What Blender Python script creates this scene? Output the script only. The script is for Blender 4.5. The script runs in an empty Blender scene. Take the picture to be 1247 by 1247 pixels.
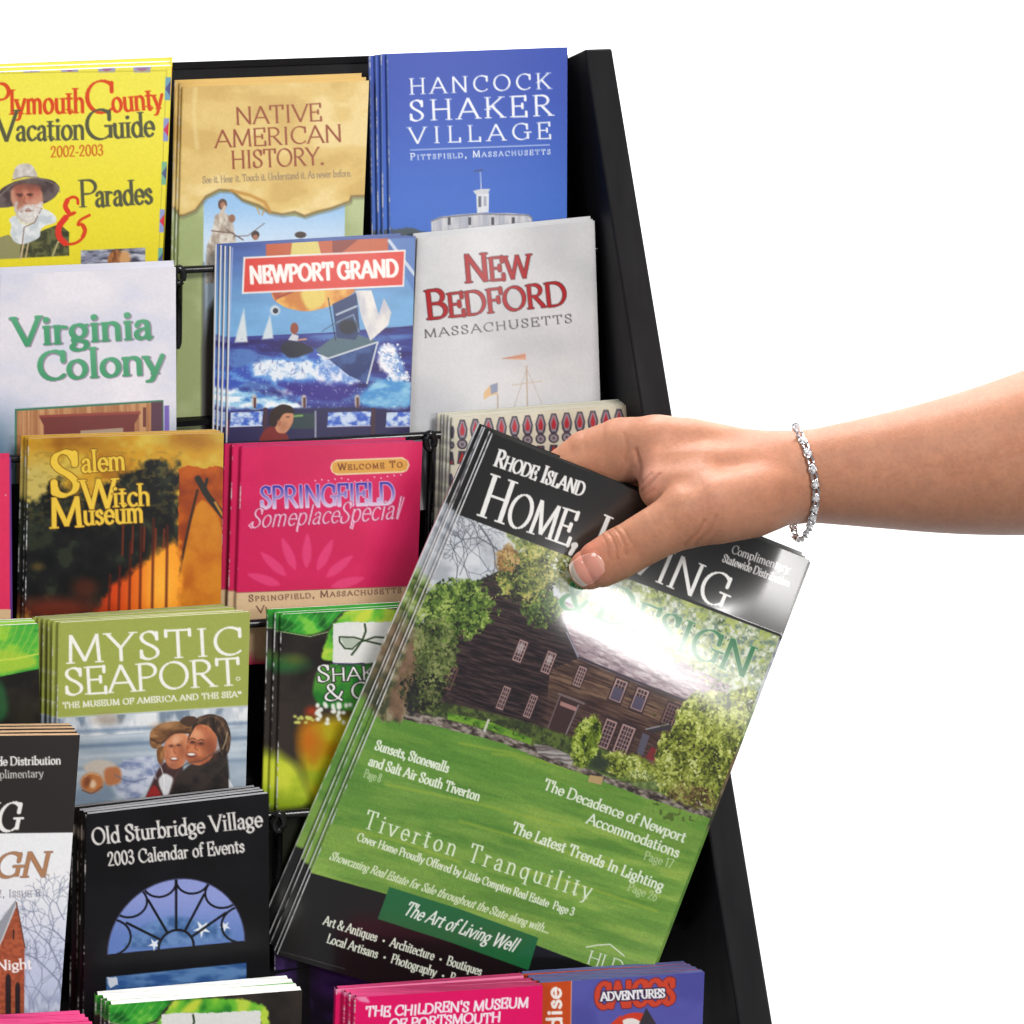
import bpy, math, random
import numpy as np
from mathutils import Vector, Matrix

scene = bpy.context.scene
COL = scene.collection
R = math.radians

# ------------------------------------------------------------------ camera
# level camera with a shifted lens: the photograph is a crop taken from below and right of a
# wider frame, so the vanishing lines meet far above it
FOC, PCX, PCY, CAMZ = 2600.0, 480.0, -330.0, 1.6
cam_d = bpy.data.cameras.new('camera'); cam = bpy.data.objects.new('camera', cam_d); COL.objects.link(cam)
cam.location = (0, 0, CAMZ); cam.rotation_euler = (R(90), 0, 0)
cam_d.sensor_width = 36; cam_d.lens = 36 * FOC / 1247
cam_d.shift_x = (623.5 - PCX) / 1247; cam_d.shift_y = -(623.5 - PCY) / 1247
cam_d.clip_start = 0.05; cam_d.clip_end = 60
scene.camera = cam

# ------------------------------------------------------------------ view, world
scene.view_settings.view_transform = 'Standard'; scene.view_settings.look = 'None'
scene.view_settings.exposure = 0.0; scene.view_settings.gamma = 1.0
scene.view_settings.use_curve_mapping = False
scene.render.engine = 'CYCLES'
scene.cycles.max_bounces = 8
w = bpy.data.worlds.new('World'); scene.world = w; w.use_nodes = True
bg = w.node_tree.nodes['Background']
bg.inputs[0].default_value = (0.96, 0.98, 1.0, 1); bg.inputs[1].default_value = 0.26

# ------------------------------------------------------------------ studio lamps
def area_lamp(name, loc, target, sx, sy, power, col=(1, 1, 1), roll=0.0):
    l = bpy.data.lights.new(name, 'AREA'); l.shape = 'RECTANGLE'; l.size = sx; l.size_y = sy
    l.energy = power; l.color = col
    o = bpy.data.objects.new(name, l); COL.objects.link(o); o.location = loc
    q = (Vector(target) - Vector(loc)).to_track_quat('-Z', 'Y')
    o.rotation_euler = (q.to_matrix() @ Matrix.Rotation(roll, 3, 'Z')).to_euler()
    return o
KEY = area_lamp('key_softbox', (0.75, -0.25, 2.45), (0.05, 1.15, 1.2), 0.5, 0.5, 25, (1, .97, .93))
FILL = area_lamp('fill_softbox', (-1.1, -0.2, 2.1), (0.0, 1.2, 1.2), 0.9, 0.7, 11, (.97, .98, 1))
area_lamp('strip_softbox', (0.61, -0.10, 1.64), (0.14, 1.06, 1.15), 0.27, 0.075, 4.2, (1, .98, .96))
area_lamp('backdrop_lamp_high', (0.3, 2.3, 3.4), (0.3, 3.4, 1.2), 1.6, 0.5, 160)
area_lamp('backdrop_lamp_side', (2.9, 2.2, 1.2), (0.6, 3.4, 1.2), 0.5, 1.6, 110)
area_lamp('backdrop_lamp_low', (0.6, 2.3, -0.6), (0.6, 3.4, 0.9), 1.6, 0.5, 12)

# ------------------------------------------------------------------ helpers
def lin(c):
    c = np.asarray(c, dtype=np.float64)
    return np.where(c <= 0.04045, c / 12.92, ((c + 0.055) / 1.055) ** 2.4)
def rgb(*c): return np.array(c, dtype=np.float64) / 255.0
def ray(x, y): return np.stack([(np.asarray(x, float) - PCX) / FOC, np.ones_like(np.asarray(x, float)), -(np.asarray(y, float) - PCY) / FOC], -1)
ORG = np.array([0, 0, CAMZ])
def at(x, y, d): return ORG + ray(x, y) * np.asarray(d)[..., None]      # pixel + distance -> point in the room
class Plane:
    def __init__(s, p, n): s.p = np.array(p, float); s.n = np.array(n, float) / np.linalg.norm(n)
    def hit(s, x, y):
        r = ray(x, y); d = (s.p - ORG) @ s.n / (r @ s.n)
        return ORG + r * d[..., None]
    def back(s, k): return Plane(s.p - s.n * k, s.n)
def book_plane(x, y, d, yaw=12.5, lean=13.0):
    a, l = R(yaw), R(lean)
    return Plane(at(x, y, d), (math.sin(a) * math.cos(l), -math.cos(a) * math.cos(l), math.sin(l)))

def mesh(name, verts, faces, mats, parent=None, smooth=True, colors=None, fmat=None):
    me = bpy.data.meshes.new(name)
    verts = np.asarray(verts, np.float32)
    if isinstance(faces, np.ndarray):
        nf, k = faces.shape
        me.vertices.add(len(verts)); me.vertices.foreach_set('co', verts.ravel())
        me.loops.add(nf * k); me.loops.foreach_set('vertex_index', faces.astype(np.int32).ravel())
        me.polygons.add(nf); me.polygons.foreach_set('loop_start', np.arange(0, nf * k, k, dtype=np.int32))
        me.update(calc_edges=True)
    else:
        me.from_pydata([tuple(map(float, v)) for v in verts], [], faces); me.update()
    for m in (mats if isinstance(mats, (list, tuple)) else [mats]): me.materials.append(m)
    if fmat is not None: me.polygons.foreach_set('material_index', np.asarray(fmat, np.int32))
    me.polygons.foreach_set('use_smooth', np.full(len(me.polygons), smooth, dtype=bool))
    if colors is not None:
        a = me.color_attributes.new('print', 'FLOAT_COLOR', 'POINT')
        c = np.ones((len(verts), 4), np.float32); c[:, :3] = colors
        a.data.foreach_set('color', c.ravel())
    o = bpy.data.objects.new(name, me); COL.objects.link(o)
    if parent is not None:
        o.parent = parent; o.matrix_parent_inverse = Matrix.Translation(-Vector(parent.location))
    return o
def empty(name, loc, label=None, cat=None, group=None):
    o = bpy.data.objects.new(name, None); COL.objects.link(o); o.location = tuple(map(float, loc))
    o.empty_display_size = 0.02
    tag(o, label, cat, group); return o
def tag(o, label=None, cat=None, group=None, kind=None):
    if label: o['label'] = label
    if cat: o['category'] = cat
    if group: o['group'] = group
    if kind: o['kind'] = kind
def box_faces(c):       # c: 8 corners, front 0-3 (TL TR BR BL), back 4-7
    return [(0, 3, 2, 1), (4, 5, 6, 7), (0, 1, 5, 4), (1, 2, 6, 5), (2, 3, 7, 6), (3, 0, 4, 7)]
def tube(path, r, seg=10, closed=False):
    P = np.asarray(path, float); n = len(P); V = []; F = []
    for i in range(n):
        t = (P[(i + 1) % n] - P[i - 1]) if closed else (P[min(i + 1, n - 1)] - P[max(i - 1, 0)])
        t = t / np.linalg.norm(t); a = np.array([0, 0, 1.0]) if abs(t[2]) < .9 else np.array([1.0, 0, 0])
        u = np.cross(t, a); u /= np.linalg.norm(u); v = np.cross(t, u)
        for k in range(seg):
            an = 2 * math.pi * k / seg; V.append(P[i] + r * (math.cos(an) * u + math.sin(an) * v))
    m = n if closed else n - 1
    for i in range(m):
        for k in range(seg):
            a, b = i * seg, ((i + 1) % n) * seg
            F.append((a + k, a + (k + 1) % seg, b + (k + 1) % seg, b + k))
    if not closed: F.append(tuple(range(seg))); F.append(tuple((n - 1) * seg + k for k in range(seg))[::-1])
    return V, F
def join(parts):
    V = []; F = []
    for v, f in parts:
        o = len(V); V += list(v); F += [tuple(i + o for i in q) for q in f]
    return V, F

# ------------------------------------------------------------------ materials
def principled(name, col, rough=.5, spec=.5, metal=0.0, coat=0.0):
    m = bpy.data.materials.new(name); m.use_nodes = True
    b = m.node_tree.nodes['Principled BSDF']
    b.inputs['Base Color'].default_value = (*col, 1); b.inputs['Roughness'].default_value = rough
    b.inputs['Specular IOR Level'].default_value = spec; b.inputs['Metallic'].default_value = metal
    b.inputs['Coat Weight'].default_value = coat; b.inputs['Coat Roughness'].default_value = .12
    return m, m.node_tree, b
def bump(nt, b, scale, strength, dist=.001, detail=3, stretch=None):
    tc = nt.nodes.new('ShaderNodeTexCoord'); n = nt.nodes.new('ShaderNodeTexNoise'); bp = nt.nodes.new('ShaderNodeBump')
    n.inputs['Scale'].default_value = scale; n.inputs['Detail'].default_value = detail
    src = tc.outputs['Object']
    if stretch:
        mp = nt.nodes.new('ShaderNodeMapping'); mp.inputs['Scale'].default_value = stretch
        nt.links.new(src, mp.inputs['Vector']); src = mp.outputs['Vector']
    nt.links.new(src, n.inputs['Vector']); nt.links.new(n.outputs['Fac'], bp.inputs['Height'])
    bp.inputs['Strength'].default_value = strength; bp.inputs['Distance'].default_value = dist
    nt.links.new(bp.outputs['Normal'], b.inputs['Normal']); return n
def print_mat(name, rough, spec, coat=0.0, wave=.0):
    m, nt, b = principled(name, (1, 1, 1), rough, spec, 0, coat)
    a = nt.nodes.new('ShaderNodeAttribute'); a.attribute_name = 'print'
    nt.links.new(a.outputs['Color'], b.inputs['Base Color'])
    if wave: bump(nt, b, 16, wave, .004, 1)
    return m
M_GLOSS = print_mat('glossy_printed_paper', .30, .28, 0, .12)
M_SATIN = print_mat('satin_printed_paper', .42, .35, 0, .10)
M_MAG = print_mat('coated_magazine_cover', .34, .35, 1.0, .07)
for _n in M_MAG.node_tree.nodes:
    if _n.type == 'BSDF_PRINCIPLED': _n.inputs['Coat Roughness'].default_value = .17
M_PAGE, nt, b = principled('page_edges', (.72, .71, .68), .75, .2)
tc = nt.nodes.new('ShaderNodeTexCoord'); nz = nt.nodes.new('ShaderNodeTexNoise'); rp = nt.nodes.new('ShaderNodeValToRGB')
nz.inputs['Scale'].default_value = 420; nz.inputs['Detail'].default_value = 2
mp = nt.nodes.new('ShaderNodeMapping'); mp.inputs['Scale'].default_value = (.05, 4, .3)
nt.links.new(tc.outputs['Object'], mp.inputs['Vector']); nt.links.new(mp.outputs['Vector'], nz.inputs['Vector'])
rp.color_ramp.elements[0].position = .3; rp.color_ramp.elements[0].color = (.42, .41, .39, 1)
rp.color_ramp.elements[1].position = .6; rp.color_ramp.elements[1].color = (.80, .79, .76, 1)
nt.links.new(nz.outputs['Fac'], rp.inputs['Fac']); nt.links.new(rp.outputs['Color'], b.inputs['Base Color'])
def page_mat(name, c):
    m = M_PAGE.copy(); m.name = name
    for n in m.node_tree.nodes:
        if n.type == 'VALTORGB':
            n.color_ramp.elements[0].color = (*(lin(c) * .5), 1); n.color_ramp.elements[1].color = (*lin(c), 1)
    return m
M_BLACK, nt, b = principled('black_powder_coat', (.006, .0055, .007), .6, .12); bump(nt, b, 900, .10, .0004)
_n = nt.nodes.new('ShaderNodeTexNoise'); _n.inputs['Scale'].default_value = 9; _n.inputs['Detail'].default_value = 8; _r = nt.nodes.new('ShaderNodeMapRange'); _r.inputs['To Min'].default_value = .38; _r.inputs['To Max'].default_value = .72
nt.links.new(_n.outputs['Fac'], _r.inputs['Value']); nt.links.new(_r.outputs['Result'], b.inputs['Roughness'])
M_WIRE, nt, b = principled('black_gloss_wire', (.008, .008, .009), .22, .5)
M_BACKDROP, nt, b = principled('white_seamless_paper', (.9, .9, .9), .9, .1); bump(nt, b, 30, .03)
M_SILVER, nt, b = principled('polished_silver', (.82, .82, .84), .16, .5, 1.0); bump(nt, b, 700, .06, .0003)
M_STONE, nt, b = principled('clear_cut_stone', (.93, .94, .97), .05, .9, .55, .6); bump(nt, b, 500, .03, .0003)

# ------------------------------------------------------------------ noise
def _h(i, j, s):
    n = (i.astype(np.int64) * 374761393 + j.astype(np.int64) * 668265263 + s * 1442695041) & 0xffffffff
    n = ((n ^ (n >> 13)) * 1274126177) & 0xffffffff
    return ((n ^ (n >> 16)) & 0xffff) / 65535.0
def vn(x, y, s=0):
    i, j = np.floor(x), np.floor(y); fx, fy = x - i, y - j
    fx = fx * fx * (3 - 2 * fx); fy = fy * fy * (3 - 2 * fy)
    a, b, c, d = _h(i, j, s), _h(i + 1, j, s), _h(i, j + 1, s), _h(i + 1, j + 1, s)
    return (a * (1 - fx) + b * fx) * (1 - fy) + (c * (1 - fx) + d * fx) * fy
def fbm(x, y, s=0, o=4):
    t = 0; a = .5; n = 0
    for k in range(o): t = t + a * vn(x, y, s + k * 17); n += a; a *= .5; x = x * 2.03 + 5.1; y = y * 2.03 + 1.7
    return t / n
def sstep(a, b, x): t = np.clip((x - a) / (b - a), 0, 1); return t * t * (3 - 2 * t)
# ------------------------------------------------------------------ lettering: strokes drawn with a broad nib
# L = straight run, S = smooth run, E = arc (cx cy rx ry a0 a1); cap height 1, x-height .62
G = {}
def _g(ch, w, d): G[ch] = (w, [(p.split()[0], [float(t) for t in p.split()[1:]]) for p in d.split(';')])
_g('A', .80, 'L .02 0 .40 1;L .40 1 .78 0;L .16 .34 .64 .34'); _g('B', .68, 'L .1 0 .1 1;L .1 1 .32 1;E .32 .76 .25 .24 90 -90;L .32 .52 .1 .52;L .32 .52 .36 .52;E .36 .26 .27 .26 90 -90;L .36 0 .1 0')
_g('C', .78, 'E .46 .5 .40 .5 48 312;L .73 .66 .73 .93'); _g('D', .84, 'L .1 0 .1 1;L .1 1 .34 1;E .34 .5 .43 .5 90 -90;L .34 0 .1 0')
_g('E', .64, 'L .1 0 .1 1;L .1 1 .58 1;L .1 .52 .46 .52;L .1 0 .6 0;L .58 1 .58 .8;L .6 0 .6 .22;L .46 .42 .46 .62'); _g('F', .60, 'L .1 0 .1 1;L .1 1 .58 1;L .1 .52 .46 .52;L .58 1 .58 .8;L .46 .42 .46 .62')
_g('G', .86, 'E .46 .5 .40 .5 48 320;L .73 .66 .73 .93;L .76 .06 .76 .42;L .60 .44 .92 .44'); _g('H', .82, 'L .12 0 .12 1;L .70 0 .70 1;L .12 .52 .70 .52')
_g('I', .34, 'L .17 0 .17 1'); _g('J', .42, 'L .26 1 .26 .1;S .26 .1 .2 -.12 .02 -.16'); _g('K', .76, 'L .12 0 .12 1;L .66 1 .12 .42;L .28 .58 .70 0')
_g('L', .60, 'L .12 1 .12 0;L .12 0 .58 0;L .58 0 .58 .22'); _g('M', .98, 'L .10 0 .14 1;L .14 1 .49 .06;L .49 .06 .84 1;L .84 1 .88 0')
_g('N', .86, 'L .12 0 .12 1;L .12 1 .74 0;L .74 0 .74 1'); _g('O', .90, 'E .45 .5 .40 .5 0 360'); _g('P', .64, 'L .12 0 .12 1;L .12 1 .32 1;E .32 .74 .27 .26 90 -90;L .32 .48 .12 .48')
_g('Q', .90, 'E .45 .5 .40 .5 0 360;L .5 .12 .88 -.2'); _g('R', .72, 'L .12 0 .12 1;L .12 1 .32 1;E .32 .75 .26 .25 90 -90;L .32 .5 .12 .5;L .32 .5 .68 0')
_g('S', .58, 'S .48 .82 .40 .96 .27 1 .12 .92 .08 .76 .18 .60 .38 .45 .50 .28 .46 .10 .28 0 .12 .05 .06 .2;L .49 .72 .49 .95;L .06 .08 .06 .3')
_g('T', .72, 'L .36 0 .36 1;L .04 1 .68 1;L .04 1 .04 .8;L .68 1 .68 .8'); _g('U', .82, 'L .12 1 .12 .34;E .41 .34 .29 .34 180 360;L .70 .34 .70 1')
_g('V', .80, 'L .02 1 .40 0;L .40 0 .78 1'); _g('W', 1.12, 'L .02 1 .30 0;L .30 0 .56 1;L .56 1 .82 0;L .82 0 1.10 1'); _g('X', .76, 'L .04 1 .72 0;L .70 1 .06 0')
_g('Y', .74, 'L .02 1 .37 .46;L .72 1 .37 .46;L .37 .46 .37 0'); _g('Z', .7, 'L .08 1 .64 1;L .64 1 .06 0;L .06 0 .64 0')
_g('a', .50, 'S .08 .48 .14 .58 .24 .62 .36 .56 .39 .44;L .39 .44 .39 .06;S .39 .06 .42 0 .49 .03;S .39 .37 .2 .33 .07 .22 .07 .08 .18 0 .30 .04 .39 .14'); _g('b', .58, 'L .11 1.04 .11 0;E .31 .31 .22 .31 0 360')
_g('c', .50, 'E .30 .31 .23 .31 45 315'); _g('d', .60, 'E .28 .31 .22 .31 0 360;L .49 1.04 .49 0'); _g('e', .52, 'L .07 .34 .48 .34;E .28 .31 .22 .31 0 318'); _g('f', .36, 'L .15 0 .15 .78;E .31 .78 .16 .25 180 55;L .03 .62 .32 .62')
_g('g', .56, 'E .27 .39 .20 .23 0 360;S .2 .15 .12 .07 .4 .02 .49 -.1 .4 -.25 .2 -.28 .06 -.18 .14 -.04;L .42 .56 .54 .60'); _g('h', .60, 'L .11 0 .11 1.04;E .30 .41 .19 .21 180 0;L .49 .41 .49 0')
_g('i', .28, 'L .14 0 .14 .62;E .14 .86 .015 .015 0 360'); _g('j', .30, 'L .16 .62 .16 -.12;S .16 -.12 .12 -.26 .0 -.24;E .16 .86 .015 .015 0 360'); _g('k', .58, 'L .11 0 .11 1.04;L .46 .62 .13 .28;L .24 .38 .52 0'); _g('l', .28, 'L .14 0 .14 1.04')
_g('m', .90, 'L .11 0 .11 .62;E .275 .42 .165 .2 180 0;L .44 .42 .44 0;E .605 .42 .165 .2 180 0;L .77 .42 .77 0'); _g('n', .60, 'L .11 0 .11 .62;E .30 .41 .19 .21 180 0;L .49 .41 .49 0'); _g('o', .57, 'E .285 .31 .23 .31 0 360')
_g('p', .58, 'L .11 .62 .11 -.28;E .31 .31 .22 .31 0 360'); _g('q', .60, 'L .49 .62 .49 -.28;E .28 .31 .22 .31 0 360'); _g('r', .42, 'L .11 0 .11 .62;S .11 .4 .2 .57 .38 .56'); _g('s', .44, 'S .36 .5 .26 .62 .12 .57 .1 .44 .22 .34 .36 .24 .36 .08 .22 0 .06 .1')
_g('t', .36, 'L .15 .82 .15 .14;S .15 .14 .2 .0 .34 .06;L .02 .62 .32 .62'); _g('u', .60, 'L .11 .62 .11 .2;E .295 .2 .185 .2 180 360;L .48 .62 .48 0'); _g('v', .54, 'L .03 .62 .27 0;L .27 0 .51 .62'); _g('w', .80, 'L .03 .62 .23 0;L .23 0 .40 .62;L .40 .62 .57 0;L .57 0 .77 .62')
_g('x', .54, 'L .04 .62 .50 0;L .48 .62 .06 0'); _g('y', .54, 'L .03 .62 .27 .02;S .51 .62 .27 0 .17 -.22 .03 -.26'); _g('z', .5, 'L .06 .62 .44 .62;L .44 .62 .05 0;L .05 0 .45 0')
_g('0', .58, 'E .29 .5 .23 .5 0 360'); _g('1', .42, 'L .22 0 .22 1;L .08 .86 .22 1'); _g('2', .56, 'S .07 .74 .14 .94 .3 1 .45 .86 .4 .6 .22 .28 .05 .02;L .05 .02 .5 .02'); _g('3', .54, 'S .07 .84 .2 1 .38 .94 .42 .74 .34 .58 .2 .53;S .2 .53 .4 .46 .46 .24 .36 .04 .18 0 .05 .14')
_g('6', .56, 'S .44 .92 .2 .74 .07 .36;E .28 .3 .21 .3 0 360'); _g('7', .52, 'L .06 1 .48 1;L .48 1 .18 0'); _g('8', .56, 'E .28 .75 .18 .24 0 360;E .28 .26 .21 .27 0 360')
_g('.', .24, 'E .12 .05 .03 .03 0 360'); _g(',', .24, 'E .12 .05 .03 .03 0 360;L .14 .04 .08 -.16'); _g('-', .34, 'L .05 .34 .29 .34'); _g("'", .22, 'L .11 1 .11 .74'); _g('*', .5, 'E .25 .34 .07 .07 0 360;E .25 .34 .02 .02 0 360')
_g('&', .86, 'S .84 .5 .7 .2 .5 .03 .28 0 .1 .1 .08 .28 .2 .46 .42 .62 .48 .8 .4 .96 .28 .98 .2 .84 .26 .66 .5 .3 .8 0'); _g(' ', .3, 'E -9 -9 .01 .01 0 1')
_g('\u2122', .5, 'L .02 .9 .2 .9;L .11 .9 .11 .55;L .25 .55 .27 .9;L .27 .9 .35 .65;L .35 .65 .43 .9;L .43 .9 .45 .55'); _g('\u00ae', .4, 'E .2 .2 .16 .2 0 360')
# curled capitals for the script and uncial lines
_g('\u00c5', .84, 'S .0 .1 .2 .0 .36 .5 .5 1.05;L .5 1.05 .62 0;L .2 .36 .7 .42'); _g('\u0154', .8, 'S .05 .9 .3 1.05 .6 .95;L .34 1 .26 .05;S .26 .05 .35 -.02 .48 .1;E .5 .5 .16 .16 0 360')

def _poly(kind, v, sx, cap):
    if kind == 'E':
        cx, cy, rx, ry, a0, a1 = v; n = max(4, int(abs(a1 - a0) / 14))
        a = np.radians(np.linspace(a0, a1, n + 1)); P = np.stack([cx + rx * np.cos(a), cy + ry * np.sin(a)], 1)
    else:
        P = np.array(v).reshape(-1, 2)
        if kind == 'S' and len(P) > 2:
            Q = [2 * P[0] - P[1]] + list(P) + [2 * P[-1] - P[-2]]; out = []
            for i in range(1, len(Q) - 2):
                for t in np.linspace(0, 1, 5)[:-1]:
                    p0, p1, p2, p3 = Q[i - 1:i + 3]
                    out.append(.5 * ((2 * p1) + (-p0 + p2) * t + (2 * p0 - 5 * p1 + 4 * p2 - p3) * t * t + (-p0 + 3 * p1 - 3 * p2 + p3) * t ** 3))
            out.append(P[-1]); P = np.array(out)
    return P * np.array([sx, cap])

class Art:
    """printed artwork: colours held at points X, Y of a cover"""
    def __init__(s, X, Y, base=(255, 255, 255), px=1.0):
        s.X = X.ravel(); s.Y = Y.ravel(); s.C = np.tile(rgb(*base), (s.X.size, 1)); s.px = px
    def sub(s, x0, y0, x1, y1):
        return np.nonzero((s.X >= x0) & (s.X <= x1) & (s.Y >= y0) & (s.Y <= y1))[0]
    def mix(s, i, a, c):
        a = np.asarray(a)[..., None] if np.ndim(a) else a
        s.C[i] = s.C[i] * (1 - a) + (rgb(*c) if not isinstance(c, np.ndarray) else c) * a
    def vgrad(s, y0, c0, y1, c1, x0=-1e9, x1=1e9, k=0.0):
        i = s.sub(x0, -1e9, x1, 1e9); t = sstep(y0, y1, s.Y[i] - k * s.X[i])[:, None]
        s.C[i] = rgb(*c0) * (1 - t) + rgb(*c1) * t
    def _sd(s, i, P):
        x, y = s.X[i], s.Y[i]; P = np.array(P, float); d = np.full(x.size, 1e9); ins = np.zeros(x.size, bool)
        for k in range(len(P)):
            a, b = P[k - 1], P[k]; e = b - a; L = e @ e + 1e-12
            t = np.clip(((x - a[0]) * e[0] + (y - a[1]) * e[1]) / L, 0, 1)
            d = np.minimum(d, np.hypot(x - a[0] - t * e[0], y - a[1] - t * e[1]))
            c = (a[1] > y) != (b[1] > y)
            if e[1] != 0: ins ^= c & (x < a[0] + (y - a[1]) * e[0] / e[1])
        return np.where(ins, -d, d)
    def poly(s, P, c, soft=1.0, alpha=1.0, tex=None, warp=0, ws=.15, rnd=None):
        P = np.array(P, float); m = 4 * soft + warp + 2
        if rnd is None: rnd = soft > 1.15
        if rnd and len(P) > 3:
            for _ in range(2): N_ = np.roll(P, -1, 0); P = np.stack([.8 * P + .2 * N_, .2 * P + .8 * N_], 1).reshape(-1, 2)
        i = s.sub(P[:, 0].min() - m, P[:, 1].min() - m, P[:, 0].max() + m, P[:, 1].max() + m)
        if not i.size: return
        d = s._sd(i, P)
        if warp: d = d + (fbm(s.X[i] * ws, s.Y[i] * ws, 3, 3) - .5) * 2 * warp
        a = np.clip(.5 - d / (2 * soft) if soft > 1 else .5 - d / s.px, 0, 1) * alpha
        if tex is not None: c = tex(s.X[i], s.Y[i])
        s.mix(i, a, c)
    def rect(s, x0, y0, x1, y1, c, **k): s.poly([(x0, y0), (x1, y0), (x1, y1), (x0, y1)], c, **k)
    def ell(s, cx, cy, rx, ry, c, rot=0, soft=1.0, alpha=1.0, tex=None, warp=0, ws=.15, a0=None):
        r = max(rx, ry) + 3 * soft + 2 + warp; i = s.sub(cx - r, cy - r, cx + r, cy + r)
        if not i.size: return
        ca, sa = math.cos(R(rot)), math.sin(R(rot)); x, y = s.X[i] - cx, s.Y[i] - cy
        u, v = x * ca + y * sa, -x * sa + y * ca; q = np.hypot(u / rx, v / ry); d = (q - 1) * min(rx, ry)
        if warp: d = d + (fbm(s.X[i] * ws, s.Y[i] * ws, 5, 3) - .5) * 2 * warp
        a = np.clip(.5 - d / (2 * soft) if soft > 1 else .5 - d / s.px, 0, 1) * alpha
        if tex is not None: c = tex(s.X[i], s.Y[i])
        s.mix(i, a, c)
    def line(s, P, wd, c, alpha=1.0, soft=1.0):
        P = np.array(P, float); m = wd + 2 * soft + 1
        i = s.sub(P[:, 0].min() - m, P[:, 1].min() - m, P[:, 0].max() + m, P[:, 1].max() + m)
        if not i.size: return
        x, y = s.X[i], s.Y[i]; d = np.full(x.size, 1e9)
        for k in range(len(P) - 1):
            a, b = P[k], P[k + 1]; e = b - a; L = e @ e + 1e-12
            t = np.clip(((x - a[0]) * e[0] + (y - a[1]) * e[1]) / L, 0, 1)
            d = np.minimum(d, np.hypot(x - a[0] - t * e[0], y - a[1] - t * e[1]))
        s.mix(i, np.clip(.5 + (wd / 2 - d) / (s.px * soft), 0, 1) * alpha, c)
    def curve(s, P, wd, c, **k): s.line(_poly('S', [v for q in P for v in q], 1, 1), wd, c, **k)
    def dabs(s, P, n, pal, r=(1.2, 2.6), seed=1, light=None, alpha=.9, squash=.55):
        """scatter n leaf-sized strokes through a region; light = direction the clumps are lit from"""
        P = np.array(P, float); x0, y0 = P.min(0); x1, y1 = P.max(0); i = s.sub(x0 - 4, y0 - 4, x1 + 4, y1 + 4)
        if not i.size: return
        x, y = s.X[i], s.Y[i]; rn = np.random.RandomState(seed); k = 0; C = s.C[i]; pal = [rgb(*c) for c in pal]
        while k < n:
            k += 1; cx, cy = rn.uniform(x0, x1), rn.uniform(y0, y1); ins = False
            for a, b in zip(P, np.roll(P, -1, 0)):
                if (a[1] > cy) != (b[1] > cy) and cx < a[0] + (cy - a[1]) * (b[0] - a[0]) / (b[1] - a[1]): ins = not ins
            if not ins: continue
            q = float(fbm(np.array([cx * .07]), np.array([cy * .07]), seed + 3, 3)[0]) + rn.uniform(-.13, .13)
            c = pal[int(np.clip((q - .25) / .5 * len(pal), 0, len(pal) - 1))]; rr = rn.uniform(*r); an = rn.uniform(0, 3.14)
            m = np.nonzero((np.abs(x - cx) < rr + 1.5) & (np.abs(y - cy) < rr + 1.5))[0]
            if not m.size: continue
            dx, dy = x[m] - cx, y[m] - cy; u = dx * math.cos(an) + dy * math.sin(an); v = (dy * math.cos(an) - dx * math.sin(an)) / squash
            a_ = (np.clip(.5 - (np.hypot(u, v) - rr), 0, 1) * alpha)[:, None]; C[m] = C[m] * (1 - a_) + c * a_
        s.C[i] = C
    def grain(s, amt, sc=.5, seed=1):
        s.C = np.clip(s.C * (1 + amt * (fbm(s.X * sc, s.Y * sc, seed, 2) - .5)[:, None]), 0, 1)
    def text(s, t, p0, p1, cap, c, wt=.15, thin=.05, serif=.12, small=None, slant=0.0, nib=18, alpha=1.0, up=None,
             track=.05, shadow=None, outline=None, c2=None, space=1.0, bounce=0.0):
        """one line of lettering from p0 to p1 (pixels along its baseline)"""
        p0, p1 = np.array(p0, float), np.array(p1, float); D = p1 - p0; Ln = np.hypot(*D); D = D / Ln
        U = np.array([D[1], -D[0]]) if up is None else np.array(up, float) / np.hypot(*up)
        U = U + D * slant
        items = []; adv = 0.0
        for ch in t:
            k = 1.0
            if small and ch.isalpha() and ch.islower(): k = small; ch = ch.upper()
            g = G.get(ch) or G['o']
            items.append((g, k, adv)); adv += g[0] * k * (space if ch == ' ' else 1) + track
        sx0 = Ln / (adv - track)
        P4 = [p0 - U * cap * .4 - D * cap * .2, p1 - U * cap * .4 + D * cap * .2, p1 + U * cap * 1.3 + D * cap * .2, p0 + U * cap * 1.3 - D * cap * .2]
        P4 = np.array(P4); idx = s.sub(P4[:, 0].min(), P4[:, 1].min(), P4[:, 0].max(), P4[:, 1].max())
        if not idx.size: return
        det = D[0] * U[1] - D[1] * U[0]; rx, ry = s.X[idx] - p0[0], s.Y[idx] - p0[1]
        A = (rx * U[1] - ry * U[0]) / det; B = (D[0] * ry - D[1] * rx) / det
        cov = np.zeros(idx.size); cov2 = np.zeros(idx.size); rnd = random.Random(len(t) * 7 + 3)
        ph = R(nib); aa = max(s.px, .75)
        for (g, k, ad) in items:
            x0 = ad * sx0; wpx = g[0] * k * sx0; jy = bounce * cap * (rnd.random() - .5)
            loc = np.nonzero((A > x0 - wpx * .25 - 3) & (A < x0 + wpx * 1.25 + 3))[0]
            if not loc.size: continue
            a = A[loc] - x0; b = B[loc] - jy; cv = np.zeros(loc.size); best = np.full(loc.size, 1e9)
            ck = cap * k; tw, th = wt * ck, thin * ck
            paths = []
            for kd, v in g[1]:
                Q_ = _poly(kd, v, sx0 * k, ck); Q_[:, 1] = Q_[:, 1] * (1 - thin) + th * .5; paths.append((kd, Q_))
            ends = {}
            if serif:
                for kd, P in paths:
                    if kd == 'L':
                        for e in (0, -1): q = tuple(np.round(P[e] / ck, 2)); ends[q] = ends.get(q, 0) + (abs(P[1] - P[0])[1] > .45 * ck)
            runs = []
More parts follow.
